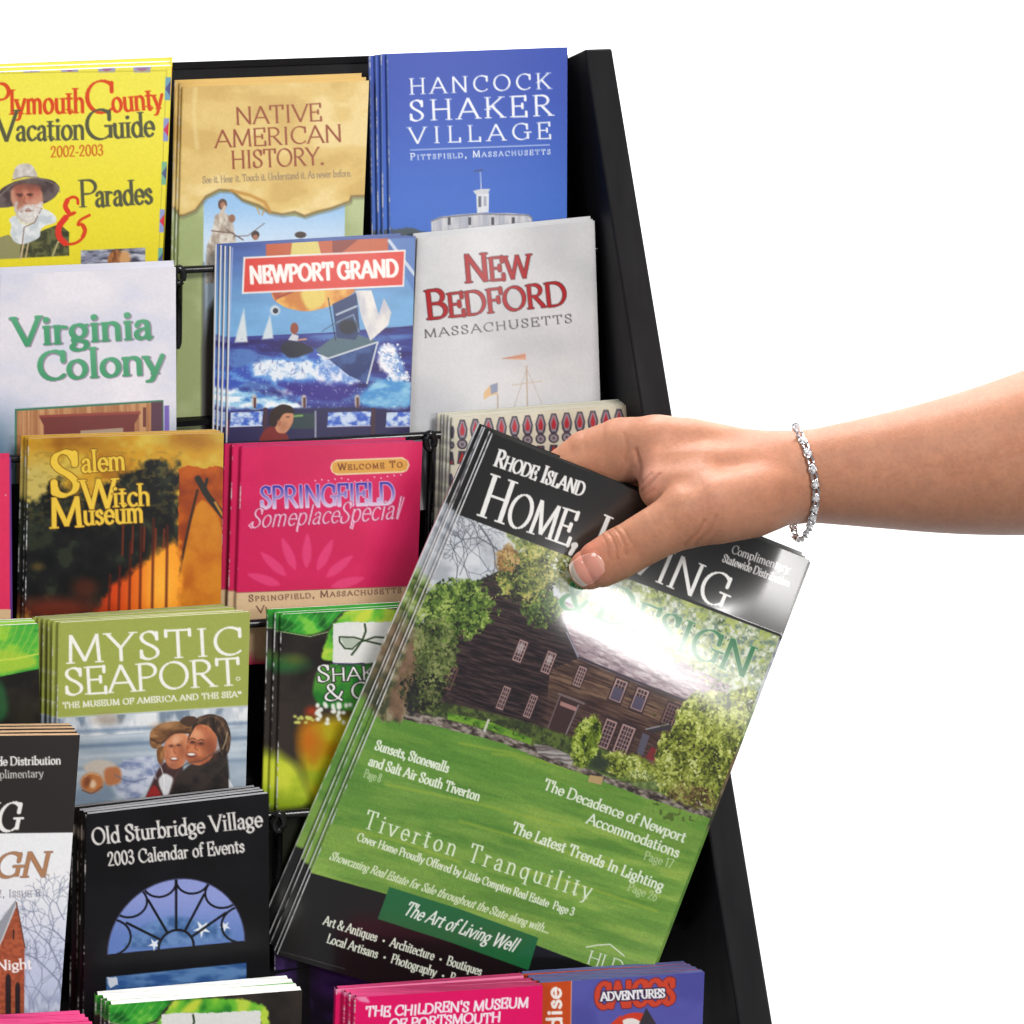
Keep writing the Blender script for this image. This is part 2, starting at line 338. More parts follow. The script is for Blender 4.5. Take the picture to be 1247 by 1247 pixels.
            for kd, P in paths:
                for m in range(len(P) - 1):
                    e = P[m + 1] - P[m]; L = np.hypot(*e)
                    if L < 1e-6: continue
                    fl = None
                    if kd == 'L' and abs(e[1]) > .3 * ck: fl = (min(P[m][1], P[m + 1][1]) - th * .5, max(P[m][1], P[m + 1][1]) + th * .5)
                    runs.append((P[m], e, L, th + (tw - th) * abs(math.sin(math.atan2(e[1], e[0]) - ph)), fl))
                if serif and kd == 'L' and abs(P[1] - P[0])[1] > .45 * ck:
                    for e in (0, -1):
                        q = tuple(np.round(P[e] / ck, 2))
                        if ends.get(q, 0) == 1:
                            sl = serif * ck + tw * .3; yy = P[e][1]
                            runs.append((np.array([P[e][0] - sl, yy]), np.array([2 * sl, 0.0]), 2 * sl, max(th * .85, .04 * ck), None))
            for p, e, L, wd, fl in runs:
                q = np.clip(((a - p[0]) * e[0] + (b - p[1]) * e[1]) / (L * L), 0, 1)
                d = np.hypot(a - p[0] - q * e[0], b - p[1] - q * e[1]) - wd / 2
                if fl: d = np.maximum(d, np.maximum(fl[0] - b, b - fl[1]))
                best = np.minimum(best, d)
            cv = np.clip(.5 - best / aa, 0, 1)
            cov[loc] = np.maximum(cov[loc], cv)
            if outline: cov2[loc] = np.maximum(cov2[loc], np.clip(.5 - (best - outline[0]) / aa, 0, 1))
        if outline: s.mix(idx, cov2 * alpha, outline[1])
        if c2 is not None:
            tt = np.clip(B / cap, 0, 1)[:, None]; cc = rgb(*c) * (1 - tt) + rgb(*c2) * tt
            s.mix(idx, cov * alpha, cc)
        else: s.mix(idx, cov * alpha, c)
# ------------------------------------------------------------------ printed covers (pixel positions traced on each cover's own plane)
def tex2(c0, c1, sx=.15, sy=.15, seed=1, o=4, lo=.3, hi=.7, k=0.0):
    def f(x, y): t = sstep(lo, hi, fbm((x + k * y) * sx, (y - k * x) * sy, seed, o))[:, None]; return rgb(*c0) * (1 - t) + rgb(*c1) * t
    return f
def tex3(c0, c1, c2, sx=.15, sy=.15, seed=1, o=4, k=0.0):
    def f(x, y):
        t = fbm((x + k * y) * sx, (y - k * x) * sy, seed, o)
        a = sstep(.28, .5, t)[:, None]; b = sstep(.5, .7, t)[:, None]
        return (rgb(*c0) * (1 - a) + rgb(*c1) * a) * (1 - b) + rgb(*c2) * b
    return f

def art_yellow_guide(A):
    Y = (250, 236, 62)
    A.rect(-50, 50, 260, 400, Y)
    A.vgrad(100, (251, 240, 84), 330, (246, 229, 50))
    for x in (-6, 38, 85, 130, 173):
        A.poly([(x - 11, 82.5 - x * .012), (x + 11, 82 - x * .012), (x + 10, 88), (x - 10, 88.4)], (168, 166, 196)); A.poly([(x - 8, 83), (x + 8, 83), (x, 88)], (170, 110, 150))
    A.line([(-20, 89.5), (202, 86)], .8, (190, 176, 50)); A.line([(203, 84), (192, 345)], .9, (196, 182, 60))
    for y, c, d in ((108, (120, 170, 190), (90, 90, 140)), (158, (150, 160, 210), (215, 60, 90)), (211, (130, 190, 150), (90, 100, 140)), (269, (150, 165, 215), (225, 55, 70)), (316, (120, 185, 160), (90, 100, 150))):
        x = 204 - (y - 84) * .042
        A.poly([(x - 1.5, y - 14), (x + 8, y - 14), (x + 7, y + 14), (x - 2.5, y + 14)], c); A.poly([(x + 6, y - 11), (x + 6, y + 11), (x - 2, y)], d)
    r, o = (226, 76, 26), (92, 92, 66)
    k = dict(wt=.13, thin=.05, serif=.08)
    A.text('P', (-10, 141), (13, 140.5), 40, r, **k); A.text('lymouth', (12, 140), (103, 138), 30, r, wt=.15, thin=.06, serif=.07)
    A.text('C', (104, 139), (139, 138), 41, r, **k); A.text('ounty', (137, 137.5), (199, 133), 29, r, wt=.15, thin=.06, serif=.07)
    A.text('V', (-6, 173), (22, 172.5), 39, o, **k); A.text('acation', (20, 172), (103, 170.5), 29, o, wt=.15, thin=.06, serif=.07)
    A.text('G', (104, 171), (139, 170), 38, o, **k); A.text('uide', (138, 169), (188, 166.5), 30, o, wt=.15, thin=.06, serif=.07)
    A.text('2002-2003', (62, 192), (126, 189.5), 14, (214, 104, 30), wt=.14, thin=.07, serif=.06)
    A.text('P', (97, 253), (119, 252), 34, o, **k); A.text('arades', (117, 252.5), (186, 248.5), 30, o, wt=.15, thin=.06, serif=.07)
    # the hatted man
    Z = lambda *p: [(x / 5.938, 180 + y / 5.938) for x, y in p]
    A.poly(Z((-40, 660), (60, 630), (160, 700), (300, 600), (430, 550), (500, 610), (500, 780), (-40, 806)), (0, 0, 0), tex=tex2((62, 66, 44), (112, 112, 70), .2, .2, 4))
    A.poly(Z((-40, 660), (60, 630), (150, 700), (140, 800), (-40, 806)), (156, 152, 104)); A.line(Z((170, 690), (150, 800)), 2.2, (214, 190, 150)); A.line(Z((205, 690), (185, 795)), 1.8, (206, 180, 140))
    A.line(Z((490, 680), (420, 680), (380, 780)), 2, (190, 180, 130))
    A.poly(Z((-20, 330), (20, 285), (120, 235), (270, 212), (390, 235), (440, 290), (400, 360), (310, 412), (200, 380), (80, 430), (-30, 436)), (92, 78, 78), tex=tex2((78, 64, 64), (112, 98, 96), .1, .1, 2), rnd=True)
    A.poly(Z((85, 232), (108, 140), (150, 115), (215, 113), (245, 140), (280, 214), (180, 206)), (214, 205, 196), tex=tex2((198, 188, 178), (232, 226, 220), .15, .1, 6), rnd=True); A.line(Z((88, 232), (180, 208), (278, 214)), 1.4, (140, 124, 116))
    A.poly(Z((80, 280), (300, 290), (316, 400), (280, 470), (130, 480), (76, 380)), (208, 148, 122), soft=1.4)
    A.poly(Z((92, 262), (290, 270), (292, 340), (250, 380), (110, 370)), (186, 108, 88), soft=2.5); A.ell(30, 236, 5, 9, (216, 140, 112), soft=2)
    for x in (24, 37): A.line([(x - 4, 236.5), (x + 3, 236)], 1.6, (106, 62, 56), soft=1.6)
    A.line([(30.5, 240), (28.5, 246.5), (32, 247.5)], 1.4, (150, 84, 70), .8)
    A.poly(Z((130, 440), (200, 408), (250, 420), (310, 380), (300, 470), (240, 550), (170, 556), (120, 500)), (224, 216, 210), soft=1.5); A.line(Z((150, 462), (205, 440), (240, 462)), 1.3, (160, 130, 120)); A.ell(34, 257, 3.4, 1.2, (172, 110, 100))
    A.poly(Z((300, 430), (380, 470), (412, 510), (400, 545), (330, 560), (292, 592), (290, 650), (200, 690), (150, 700), (100, 680), (70, 620), (85, 560), (60, 520), (110, 480), (160, 556), (240, 552)), (228, 232, 232), tex=tex2((206, 214, 218), (240, 242, 242), .12, .12, 9), rnd=True)
    A.line(Z((300, 440), (250, 540), (175, 575), (160, 700)), 1.2, (140, 110, 96))
    A.ell(25, 243, 4, 10, (150, 88, 70), soft=3, alpha=.6); A.ell(43, 244, 4, 9, (226, 164, 140), soft=3, alpha=.5); A.ell(34, 228, 14, 4, (120, 70, 60), soft=3, alpha=.6); A.curve([(20, 247), (19, 256), (24, 266), (33, 271)], 3, (206, 196, 190), soft=2); A.dabs(Z((130, 440), (310, 390), (300, 470), (240, 550), (170, 556), (120, 500)), 120, [(190, 180, 172), (224, 218, 212), (244, 242, 238)], r=(.8, 2.2), seed=3, squash=.3)
    A.ell(24.5, 238, 2.4, 1.2, (60, 40, 38), soft=1.3); A.ell(36.5, 237.5, 2.4, 1.2, (60, 40, 38), soft=1.3); A.curve([(-2, 240), (20, 222), (45, 217), (66, 224), (73, 234)], 1.4, (150, 136, 130), alpha=.7, soft=1.5); A.ell(25, 208, 3, 6, (236, 230, 224), soft=2, alpha=.6)
    # ampersand, little picture
    A.curve([(95, 248), (94, 242), (88, 240), (81, 245), (79, 253), (84, 260), (91, 259)], 3.6, (226, 70, 26)); A.curve([(90, 260), (78, 266), (70, 278), (71, 290), (80, 297), (92, 296), (101, 289), (104, 279), (100, 273), (95, 274), (98, 268), (109, 262)], 3.4, (226, 70, 26)); A.curve([(80, 265), (72, 276), (72, 288), (79, 296)], 7.5, (232, 58, 40)); A.curve([(82, 244), (79.5, 251), (83, 258)], 6, (232, 64, 34)); A.curve([(101, 288), (103.5, 281), (101, 275)], 5, (226, 70, 26))
    A.poly([(98.5, 305), (177, 301.5), (177, 345), (98.5, 345)], (0, 0, 0), tex=tex3((74, 74, 92), (142, 146, 170), (206, 208, 220), .08, .28, 12)); A.ell(142, 318, 11, 14, (126, 74, 44), tex=tex2((96, 54, 34), (186, 122, 76), .3, .08, 3)); A.ell(152, 316, 7, 11, (222, 168, 112), soft=2)

def art_parchment(A):
    A.C[:] = tex3((212, 176, 98), (226, 194, 116), (238, 212, 146), .02, .03, 21)(A.X, A.Y)
    A.line([(238, 108), (236, 140), (240, 180)], 5, (238, 216, 150), .5, 4)
    e = [(205, 263), (224, 262), (238, 256), (251, 239), (267, 231), (282, 232), (295, 243), (315, 250), (328, 258), (344, 261), (359, 258), (371, 263), (385, 258), (405, 253), (426, 245), (428, 239), (460, 238)]
    A.poly(e + [(470, 620), (190, 620)], (174, 184, 128), tex=tex2((158, 172, 112), (186, 196, 144), .02, .02, 4))
    A.poly([(248, 244), (267, 234), (282, 234), (295, 245), (328, 260), (371, 265), (405, 255), (420, 249), (418, 620), (246, 620)], (0, 0, 0), tex=lambda x, y: rgb(150, 194, 236) * (1 - sstep(240, 300, y))[:, None] + rgb(206, 226, 246) * sstep(240, 300, y)[:, None])
    A.line(e, 2.6, (120, 88, 40), .75, 2); A.line([(x + 1, y + 2.6) for x, y in e], 3, (90, 84, 60), .45, 3)
    A.line([(282, 232), (305, 238), (322, 246), (329, 258)], 4, (190, 132, 44), .8, 2); A.line([(312, 252), (316, 260)], 1.5, (196, 150, 60)); A.line([(322, 256), (319, 262)], 1.5, (186, 140, 60))
    A.poly([(262, 262), (272, 258), (282, 264), (286, 284), (290, 310), (286, 345), (250, 345), (252, 300), (258, 284)], (206, 196, 180), tex=tex2((168, 152, 136), (222, 214, 202), .2, .1, 3)); A.ell(271, 249, 5.5, 7, (96, 66, 52)); A.ell(271.5, 250, 3, 4, (176, 122, 96)); A.line([(268, 262), (274, 252)], 4, (206, 190, 172)); A.ell(282.5, 266, 4, 5, (150, 104, 80)); A.line([(258, 281), (284, 284)], 1.6, (120, 92, 74)); A.line([(284, 288), (302, 287), (322, 272)], 1.2, (126, 112, 110)); A.line([(276, 280), (296, 292)], 1.6, (110, 90, 84))
    A.ell(311, 286, 5, 5, (66, 46, 42)); A.ell(311, 289, 3.4, 3.4, (166, 112, 90)); A.ell(366, 286, 7, 4, (70, 52, 44)); A.rect(246, 320, 250, 620, (30, 30, 24), soft=2, alpha=.6)
    A.poly([(247, 332), (420, 320), (420, 620), (247, 620)], (52, 46, 40), soft=4)
    c = (146, 66, 28); k = dict(wt=.12, thin=.055, serif=.03)
    A.text('NATIVE', (287, 152.5), (392, 147.5), 22, c, **k); A.text('AMERICAN', (262, 180.5), (417, 173), 22, c, **k); A.text('HISTORY.', (282, 206), (395, 201), 22.5, c, **k)
    A.text('See it. Hear it. Touch it. Understand it. As never before.', (247, 223.5), (428, 215), 9, (140, 118, 92), wt=.11, thin=.06, serif=.03)

def art_blue_village(A):
    A.vgrad(60, (34, 70, 176), 285, (52, 106, 202))
    W = (240, 243, 250); k = dict(wt=.13, thin=.05, serif=.10)
    A.text('HANCOCK', (499, 115.3), (671, 108.3), 20, W, track=.28, **k); A.text('SHAKER', (499, 148), (672.5, 141), 26, W, track=.24, **k); A.text('VILLAGE', (498.5, 175.5), (671, 169), 20.5, W, track=.36, **k)
    A.line([(500, 182.6), (669, 176.3)], 1.1, (200, 212, 244)); A.text('Pittsfield, Massachusetts', (500, 195), (670.5, 188), 8.5, W, small=.76, track=.28, wt=.16, thin=.09, serif=.08)
    A.poly([(440, 290), (452, 272), (466, 270), (480, 280), (500, 277), (520, 284), (530, 300), (440, 300)], (58, 74, 84), soft=1.5, warp=3)
    A.poly([(525, 269), (536, 264), (560, 261), (585, 259.5), (620, 259.5), (643, 261), (648, 265), (647, 300), (526, 300)], (0, 0, 0), tex=tex2((176, 178, 190), (214, 212, 214), .22, .02, 5)); A.line([(525, 269.5), (537, 265), (585, 260.6), (643, 262), (648, 266)], 1.7, (126, 122, 132))
    for x in (547, 572, 600, 625): A.rect(x - 1.8, 264.5, x + 1.8, 274, (72, 72, 84))
    A.poly([(580, 236), (595.5, 235), (595, 258.5), (581, 259.5)], (222, 224, 230)); A.rect(582.5, 239, 586, 252, (92, 100, 120)); A.rect(589, 239, 592.5, 251, (168, 172, 186)); A.poly([(576, 232.5), (585, 230.2), (597, 230), (594, 236), (579, 236.5)], (206, 208, 216)); A.line([(585, 210), (586, 231)], 1, (214, 220, 236)); A.line([(578, 208.5), (588, 207)], 1.8, (54, 70, 120))

def art_lavender(A):
    A.C[:] = tex3((214, 214, 228), (226, 222, 230), (234, 228, 234), .012, .02, 8)(A.X, A.Y)
    i = A.sub(-50, 450, 260, 700); t = (sstep(470, 560, A.Y[i] - (A.X[i] > 198) * 10) * (sstep(60, -10, A.X[i]) + sstep(196, 206, A.X[i]) * .6))[:, None]; A.C[i] = A.C[i] * (1 - .85 * t) + rgb(52, 92, 122) * .85 * t
    g, gl = (62, 150, 104), (112, 188, 150)
    for t, p0, p1 in (('Virginia', (17, 422.8), (185, 412.8)), ('Colony', (47, 464.3), (200, 456))):
        A.text(t, (p0[0] + 1.2, p0[1] + 1), (p1[0] + 1.2, p1[1] + 1), 37, (150, 132, 152), wt=.22, thin=.11, serif=.06, nib=10)
        A.text(t, p0, p1, 37, g, wt=.19, thin=.08, serif=.05, c2=(86, 168, 124), nib=10)
    A.poly([(18, 498), (199, 487), (200, 620), (18, 620)], (54, 118, 92)); A.poly([(20.5, 500.5), (197, 489.5), (198, 620), (20.5, 620)], (0, 0, 0), tex=tex2((170, 112, 70), (202, 150, 102), .25, .01, 5))
    for x in range(26, 185, 11): A.line([(x, 500), (x, 560)], .7, (150, 98, 66), .7)
    A.poly([(47, 506), (171, 501), (168, 510), (164, 516), (165, 560), (54, 560), (53, 518)], (116, 48, 44)); A.line([(49, 507), (170, 502.5)], 3, (150, 66, 56)); A.poly([(98, 524.5), (150, 521), (150, 560), (98, 560)], (176, 150, 126)); A.poly([(184, 490), (198, 489), (198, 620), (184, 620)], (86, 48, 66)); A.rect(174, 496, 178, 520, (110, 52, 44)); A.poly([(200, 494), (206, 493.6), (206.5, 560), (200, 560)], (116, 92, 178))

def art_sailing(A):
    Z = lambda *p: [(220 + x / 3.897, 260 + y / 3.897) for x, y in p]
    A.vgrad(290, (66, 86, 158), 405, (116, 168, 214), k=-.06)
    A.C = A.C * (.93 + .14 * fbm(A.X * .03, A.Y * .12, 3))[:, None]
    A.poly(Z((405, 130), (985, 118), (985, 200), (405, 210)), (196, 98, 62)); A.poly(Z((530, 130), (650, 124), (670, 210), (520, 210)), (222, 206, 120)); A.poly(Z((720, 122), (850, 118), (760, 190), (720, 200)), (140, 62, 50)); A.poly(Z((985, 120), (1110, 115), (1110, 380), (1040, 250)), (92, 128, 190)); A.line(Z((990, 130), (1110, 290)), 4, (196, 208, 226))
    A.poly(Z((150, 590), (700, 565), (1130, 530), (1130, 1100), (150, 1100)), (0, 0, 0), tex=tex3((44, 34, 98), (56, 60, 140), (84, 120, 186), .02, .10, 31))
    A.poly(Z((425, 360), (440, 410), (500, 450), (600, 468), (700, 445), (790, 400), (850, 350)), (222, 152, 66), rnd=True, tex=tex2((208, 128, 54), (238, 182, 92), .06, .06, 2)); A.poly(Z((560, 360), (690, 350), (680, 440), (600, 462)), (232, 206, 106), soft=2); A.poly(Z((425, 360), (500, 360), (450, 415)), (184, 84, 54), soft=1.5); A.line(Z((460, 400), (530, 370)), 3, (172, 74, 52))
    A.poly(Z((300, 450), (318, 610), (256, 612)), (214, 222, 226), soft=1.2); A.poly(Z((425, 480), (440, 592), (385, 598)), (208, 220, 226), soft=1.2); A.ell(335, 378, 6, 6, (206, 214, 222), soft=1.5); A.ell(335.5, 378.5, 3.4, 3.4, (50, 52, 66))
    # spray and wave
    foam = tex3((58, 84, 178), (96, 150, 218), (228, 236, 244), .06, .09, 41)
    A.poly(Z((150, 780), (360, 700), (520, 650), (650, 640), (720, 700), (900, 780), (700, 860), (560, 900), (420, 800), (300, 800), (150, 960)), (0, 0, 0), tex=foam, soft=3, warp=5, ws=.08)
    A.poly(Z((150, 820), (420, 850), (560, 900), (640, 930), (150, 930)), (0, 0, 0), tex=tex3((70, 120, 196), (150, 200, 232), (240, 246, 250), .07, .16, 43), soft=3, warp=4)
    A.poly(Z((900, 800), (1010, 770), (1100, 800), (1100, 930), (820, 920)), (0, 0, 0), tex=tex2((78, 150, 210), (150, 204, 232), .05, .1, 44), soft=3, warp=3)
    A.poly(Z((940, 620), (1020, 620), (1050, 700), (1090, 790), (1000, 790), (930, 720)), (0, 0, 0), tex=tex2((120, 160, 216), (240, 242, 248), .08, .08, 45), soft=2.5, warp=4)
    A.poly(Z((640, 720), (720, 690), (800, 740), (860, 800), (760, 800), (640, 800)), (0, 0, 0), tex=tex2((110, 150, 216), (238, 240, 248), .12, .08, 46), soft=3, warp=3)
    A.poly(Z((420, 800), (640, 805), (870, 810), (760, 905), (600, 890)), (56, 44, 136), soft=4, warp=4)
    rs = np.random.RandomState(5)
    A.dabs(Z((150, 790), (420, 690), (620, 700), (900, 790), (1100, 790), (1100, 930), (150, 940)), 260, [(150, 196, 232), (206, 224, 242), (236, 242, 250)], r=(.8, 2.0), seed=6, squash=.3, alpha=.45); A.dabs(Z((150, 600), (1100, 560), (1100, 760), (150, 780)), 260, [(52, 48, 120), (62, 66, 150), (84, 100, 176)], r=(1.5, 3.4), seed=7, squash=.25, alpha=.4)
    A.dabs(Z((930, 620), (1040, 620), (1090, 790), (980, 800)), 160, [(180, 204, 236), (236, 240, 248), (252, 252, 252)], r=(.8, 2.2), seed=8, alpha=.85); A.dabs(Z((620, 690), (760, 690), (860, 790), (640, 800)), 110, [(206, 222, 242), (236, 242, 250)], r=(.7, 1.6), seed=9, alpha=.7)
    # boat, sails, sailor
    A.poly(Z((640, 650), (720, 590), (840, 575), (940, 610), (700, 692)), (88, 112, 124)); A.poly(Z((700, 690), (935, 612), (882, 806), (800, 770)), (46, 66, 122), tex=tex2((38, 56, 110), (66, 92, 150), .08, .08, 3)); A.line(Z((650, 668), (700, 688), (935, 610), (884, 806)), 1.8, (214, 220, 226)); A.poly(Z((720, 430), (835, 375), (850, 560), (830, 600), (740, 590)), (52, 68, 112)); A.line(Z((740, 480), (835, 440)), 2.4, (176, 190, 206)); A.line(Z((735, 520), (820, 480), (845, 560)), 2, (120, 140, 168)); A.ell(424, 398, 11, 9, (40, 44, 56), soft=2)
    A.poly(Z((830, 366), (905, 364), (940, 480), (965, 400), (1000, 470), (985, 530), (900, 604), (860, 500)), (224, 220, 216), tex=tex2((198, 196, 204), (236, 232, 226), .06, .03, 5)); A.line(Z((700, 400), (735, 600)), 1.2, (40, 46, 70)); A.line(Z((670, 560), (740, 515)), .8, (60, 70, 100))
    A.poly(Z((466, 640), (500, 605), (570, 610), (650, 650), (520, 695)), (38, 40, 56), soft=1.3); A.poly(Z((510, 600), (530, 570), (560, 580), (555, 606)), (206, 206, 212)); A.ell(358.5, 400, 5, 7, (148, 74, 52)); A.line(Z((560, 600), (595, 596)), 2, (206, 150, 120))
    # the row of screens below
    A.poly(Z((130, 930), (1130, 915), (1130, 1200), (130, 1200)), (44, 38, 82), soft=1.5)
    for x0, x1 in ((238, 392), (700, 905), (978, 1180)):
        A.poly(Z((x0, 945), (x1, 938), (x1 - 8, 1005), (x0 - 4, 1010)), (0, 0, 0), tex=tex2((62, 98, 196), (206, 222, 244), .16, .2, int(x0))); A.line(Z((x0 - 4, 1012), (x1 - 6, 1006)), 1.2, (206, 214, 240)); A.line(Z((x1 + 10, 930), (x1 + 8, 1060)), 5, (70, 46, 60))
    A.rect(347, 503, 385, 522, (50, 66, 70)); A.line([(357, 507), (368, 506)], 2.5, (120, 160, 90)); A.line(Z((640, 940), (640, 1060)), 2.2, (150, 150, 170))
    for x in (350, 585, 838): A.rect(220 + x / 3.897 - 3, 481, 220 + x / 3.897 + 3, 496, (196, 184, 176), soft=1.2); A.rect(220 + x / 3.897 - 1, 484, 220 + x / 3.897 + 2, 497, (96, 60, 60))
    A.poly(Z((372, 1070), (400, 1020), (450, 1000), (510, 1050), (520, 1100), (372, 1100)), (126, 40, 38), rnd=True); A.poly(Z((440, 985), (470, 930), (535, 940), (535, 990), (500, 1045), (455, 1040)), (206, 142, 106), rnd=True); A.poly(Z((415, 985), (430, 930), (480, 902), (530, 915), (545, 950), (490, 945), (465, 985), (450, 1015), (425, 1010)), (48, 32, 28), rnd=True); A.ell(340, 515, 2.4, 3.6, (176, 112, 82)); A.curve([(349, 508), (352, 507.5)], 1.2, (60, 36, 30)); A.ell(345, 519, 5, 5, (170, 108, 80), soft=3, alpha=.6); A.rect(268, 512, 278, 530, (176, 60, 50))
    # banner
    A.poly([(296.5, 313), (494, 304), (492, 349), (294.5, 358)], (238, 232, 228)); A.poly([(298.6, 315), (492, 306.2), (490.2, 347), (296.8, 355.8)], (222, 72, 62))
    A.text('NEWPORT GRAND', (305, 346.5), (485, 337.6), 23, (250, 246, 240), wt=.20, thin=.15, serif=0, nib=0, space=.7, track=.08)
    A.line([(283, 302), (275, 540)], 1.6, (168, 180, 220), .8)

def art_silver(A):
    A.C[:] = tex2((196, 197, 201), (216, 216, 218), .008, .012, 6)(A.X, A.Y)
    for t, p0, p1, c in (('New', (567, 345), (647, 338), 35), ('Bedford', (521, 389.5), (691, 371.5), 36)):
        A.text(t, p0, p1, c, (172, 34, 40), small=.82, wt=.15, thin=.05, serif=.07, outline=(.8, (88, 50, 54)))
    A.text('MASSACHUSETTS', (517, 412), (697, 393), 11, (84, 80, 82), track=.2, wt=.15, thin=.06, serif=.08)
    A.poly([(611, 436.5), (625, 433.5), (640, 430), (640.5, 438), (622, 437.5)], (214, 158, 128)); A.line([(612, 437), (640, 433)], 1, (150, 110, 100), .6)
    A.line([(641.5, 446), (643.5, 600)], 1.5, (186, 164, 142)); A.line([(606, 480), (608, 600)], 1.4, (180, 158, 140)); A.line([(624, 469), (660, 464)], 1.2, (206, 188, 168)); A.line([(641, 450), (618, 520)], .7, (186, 172, 160)); A.line([(642, 450), (672, 520)], .7, (192, 180, 168))
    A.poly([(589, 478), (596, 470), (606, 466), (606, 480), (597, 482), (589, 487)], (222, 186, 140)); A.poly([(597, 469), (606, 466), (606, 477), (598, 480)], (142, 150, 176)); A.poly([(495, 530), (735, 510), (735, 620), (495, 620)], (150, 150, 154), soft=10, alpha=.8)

def art_dusk(A):
    A.C[:] = tex3((168, 110, 24), (206, 152, 36), (214, 182, 70), .022, .03, 13)(A.X, A.Y)
    A.ell(45, 590, 26, 34, (196, 176, 100), soft=14, alpha=.8); A.ell(95, 540, 40, 9, (132, 78, 24), soft=8, alpha=.5); A.ell(235, 535, 30, 10, (132, 74, 18), soft=8, alpha=.5)
    dark = tex3((9, 11, 11), (19, 21, 20), (40, 46, 34), .05, .05, 15)
    A.poly([(20, 616), (44, 606), (58, 592), (72, 584), (84, 596), (100, 602), (140, 588), (160, 572), (176, 566), (196, 558), (214, 564), (222, 600), (222, 640), (214, 700), (150, 745), (20, 765)], (0, 0, 0), tex=dark, soft=6, warp=16, ws=.11)
    i = A.sub(20, 550, 225, 660); n = fbm(A.X[i] * .16, A.Y[i] * .2, 18, 4); m = sstep(.52, .72, n) * sstep(670, 590, A.Y[i]) * .40; A.mix(i, m, (140, 118, 50))
    A.poly([(218, 572), (228, 566), (242, 568), (252, 571), (262, 566), (276, 571), (275, 800), (214, 800)], (0, 0, 0), tex=tex2((140, 52, 6), (190, 88, 10), .03, .04, 16), warp=2); A.poly([(218, 700), (241, 598), (275, 640), (275, 800), (214, 800)], (0, 0, 0), tex=tex2((182, 92, 10), (210, 130, 24), .03, .03, 17), soft=1.4)
    A.line([(240.5, 597), (230, 640), (217, 702)], 3.4, (64, 36, 16)); A.line([(241, 583), (253, 604), (275, 632)], 8, (42, 36, 30)); A.line([(252, 584), (248, 600)], 4, (38, 36, 30)); A.line([(262, 612), (275, 634)], 3, (222, 150, 50), .8)
    glow = lambda x, y: rgb(206, 62, 10) * (1 - sstep(130, 205, x))[:, None] + rgb(250, 156, 36) * sstep(130, 205, x)[:, None]
    A.poly([(112, 752), (134, 716), (156, 700), (176, 684), (196, 668), (216, 656), (222, 690), (216, 760), (112, 770)], (0, 0, 0), tex=glow, soft=4.5, warp=5); A.ell(196, 712, 16, 34, (255, 186, 64), soft=12, alpha=.7)
    for x, y0 in ((134, 700), (146, 690), (159, 660), (172, 640), (187, 632), (204, 640)): A.line([(x, y0), (x - 2, 760)], 3.0, (84, 22, 8), .85, 2.6)
    for x in (150, 162, 176, 190, 200): A.line([(x, 640 + (x - 150) * .1), (x - 1, 676 - (x - 150) * .2)], 2.0, (176, 54, 14), .7, 2.4)
    A.ell(70, 742, 52, 14, (112, 38, 20), soft=8, alpha=.85); A.ell(104, 716, 16, 12, (92, 36, 18), soft=6, alpha=.7); A.ell(46, 690, 8, 5, (112, 88, 40), soft=3, alpha=.6)
    y = (238, 198, 66); k = dict(outline=(.9, (108, 70, 14)), serif=.08)
    A.text('S', (63, 605.5), (98, 604), 56, y, wt=.16, thin=.06, **k); A.text('alem', (100, 576), (153, 573), 27, y, wt=.15, thin=.07, **k); A.text('W', (101, 621), (142, 619), 37, y, wt=.16, thin=.06, **k); A.text('itch', (138, 618), (183, 616), 27, y, wt=.15, thin=.07, **k); A.text('M', (62, 644), (101, 642), 38, y, wt=.16, thin=.06, **k); A.text('useum', (102, 640), (175, 636.5), 28, y, wt=.15, thin=.07, **k)

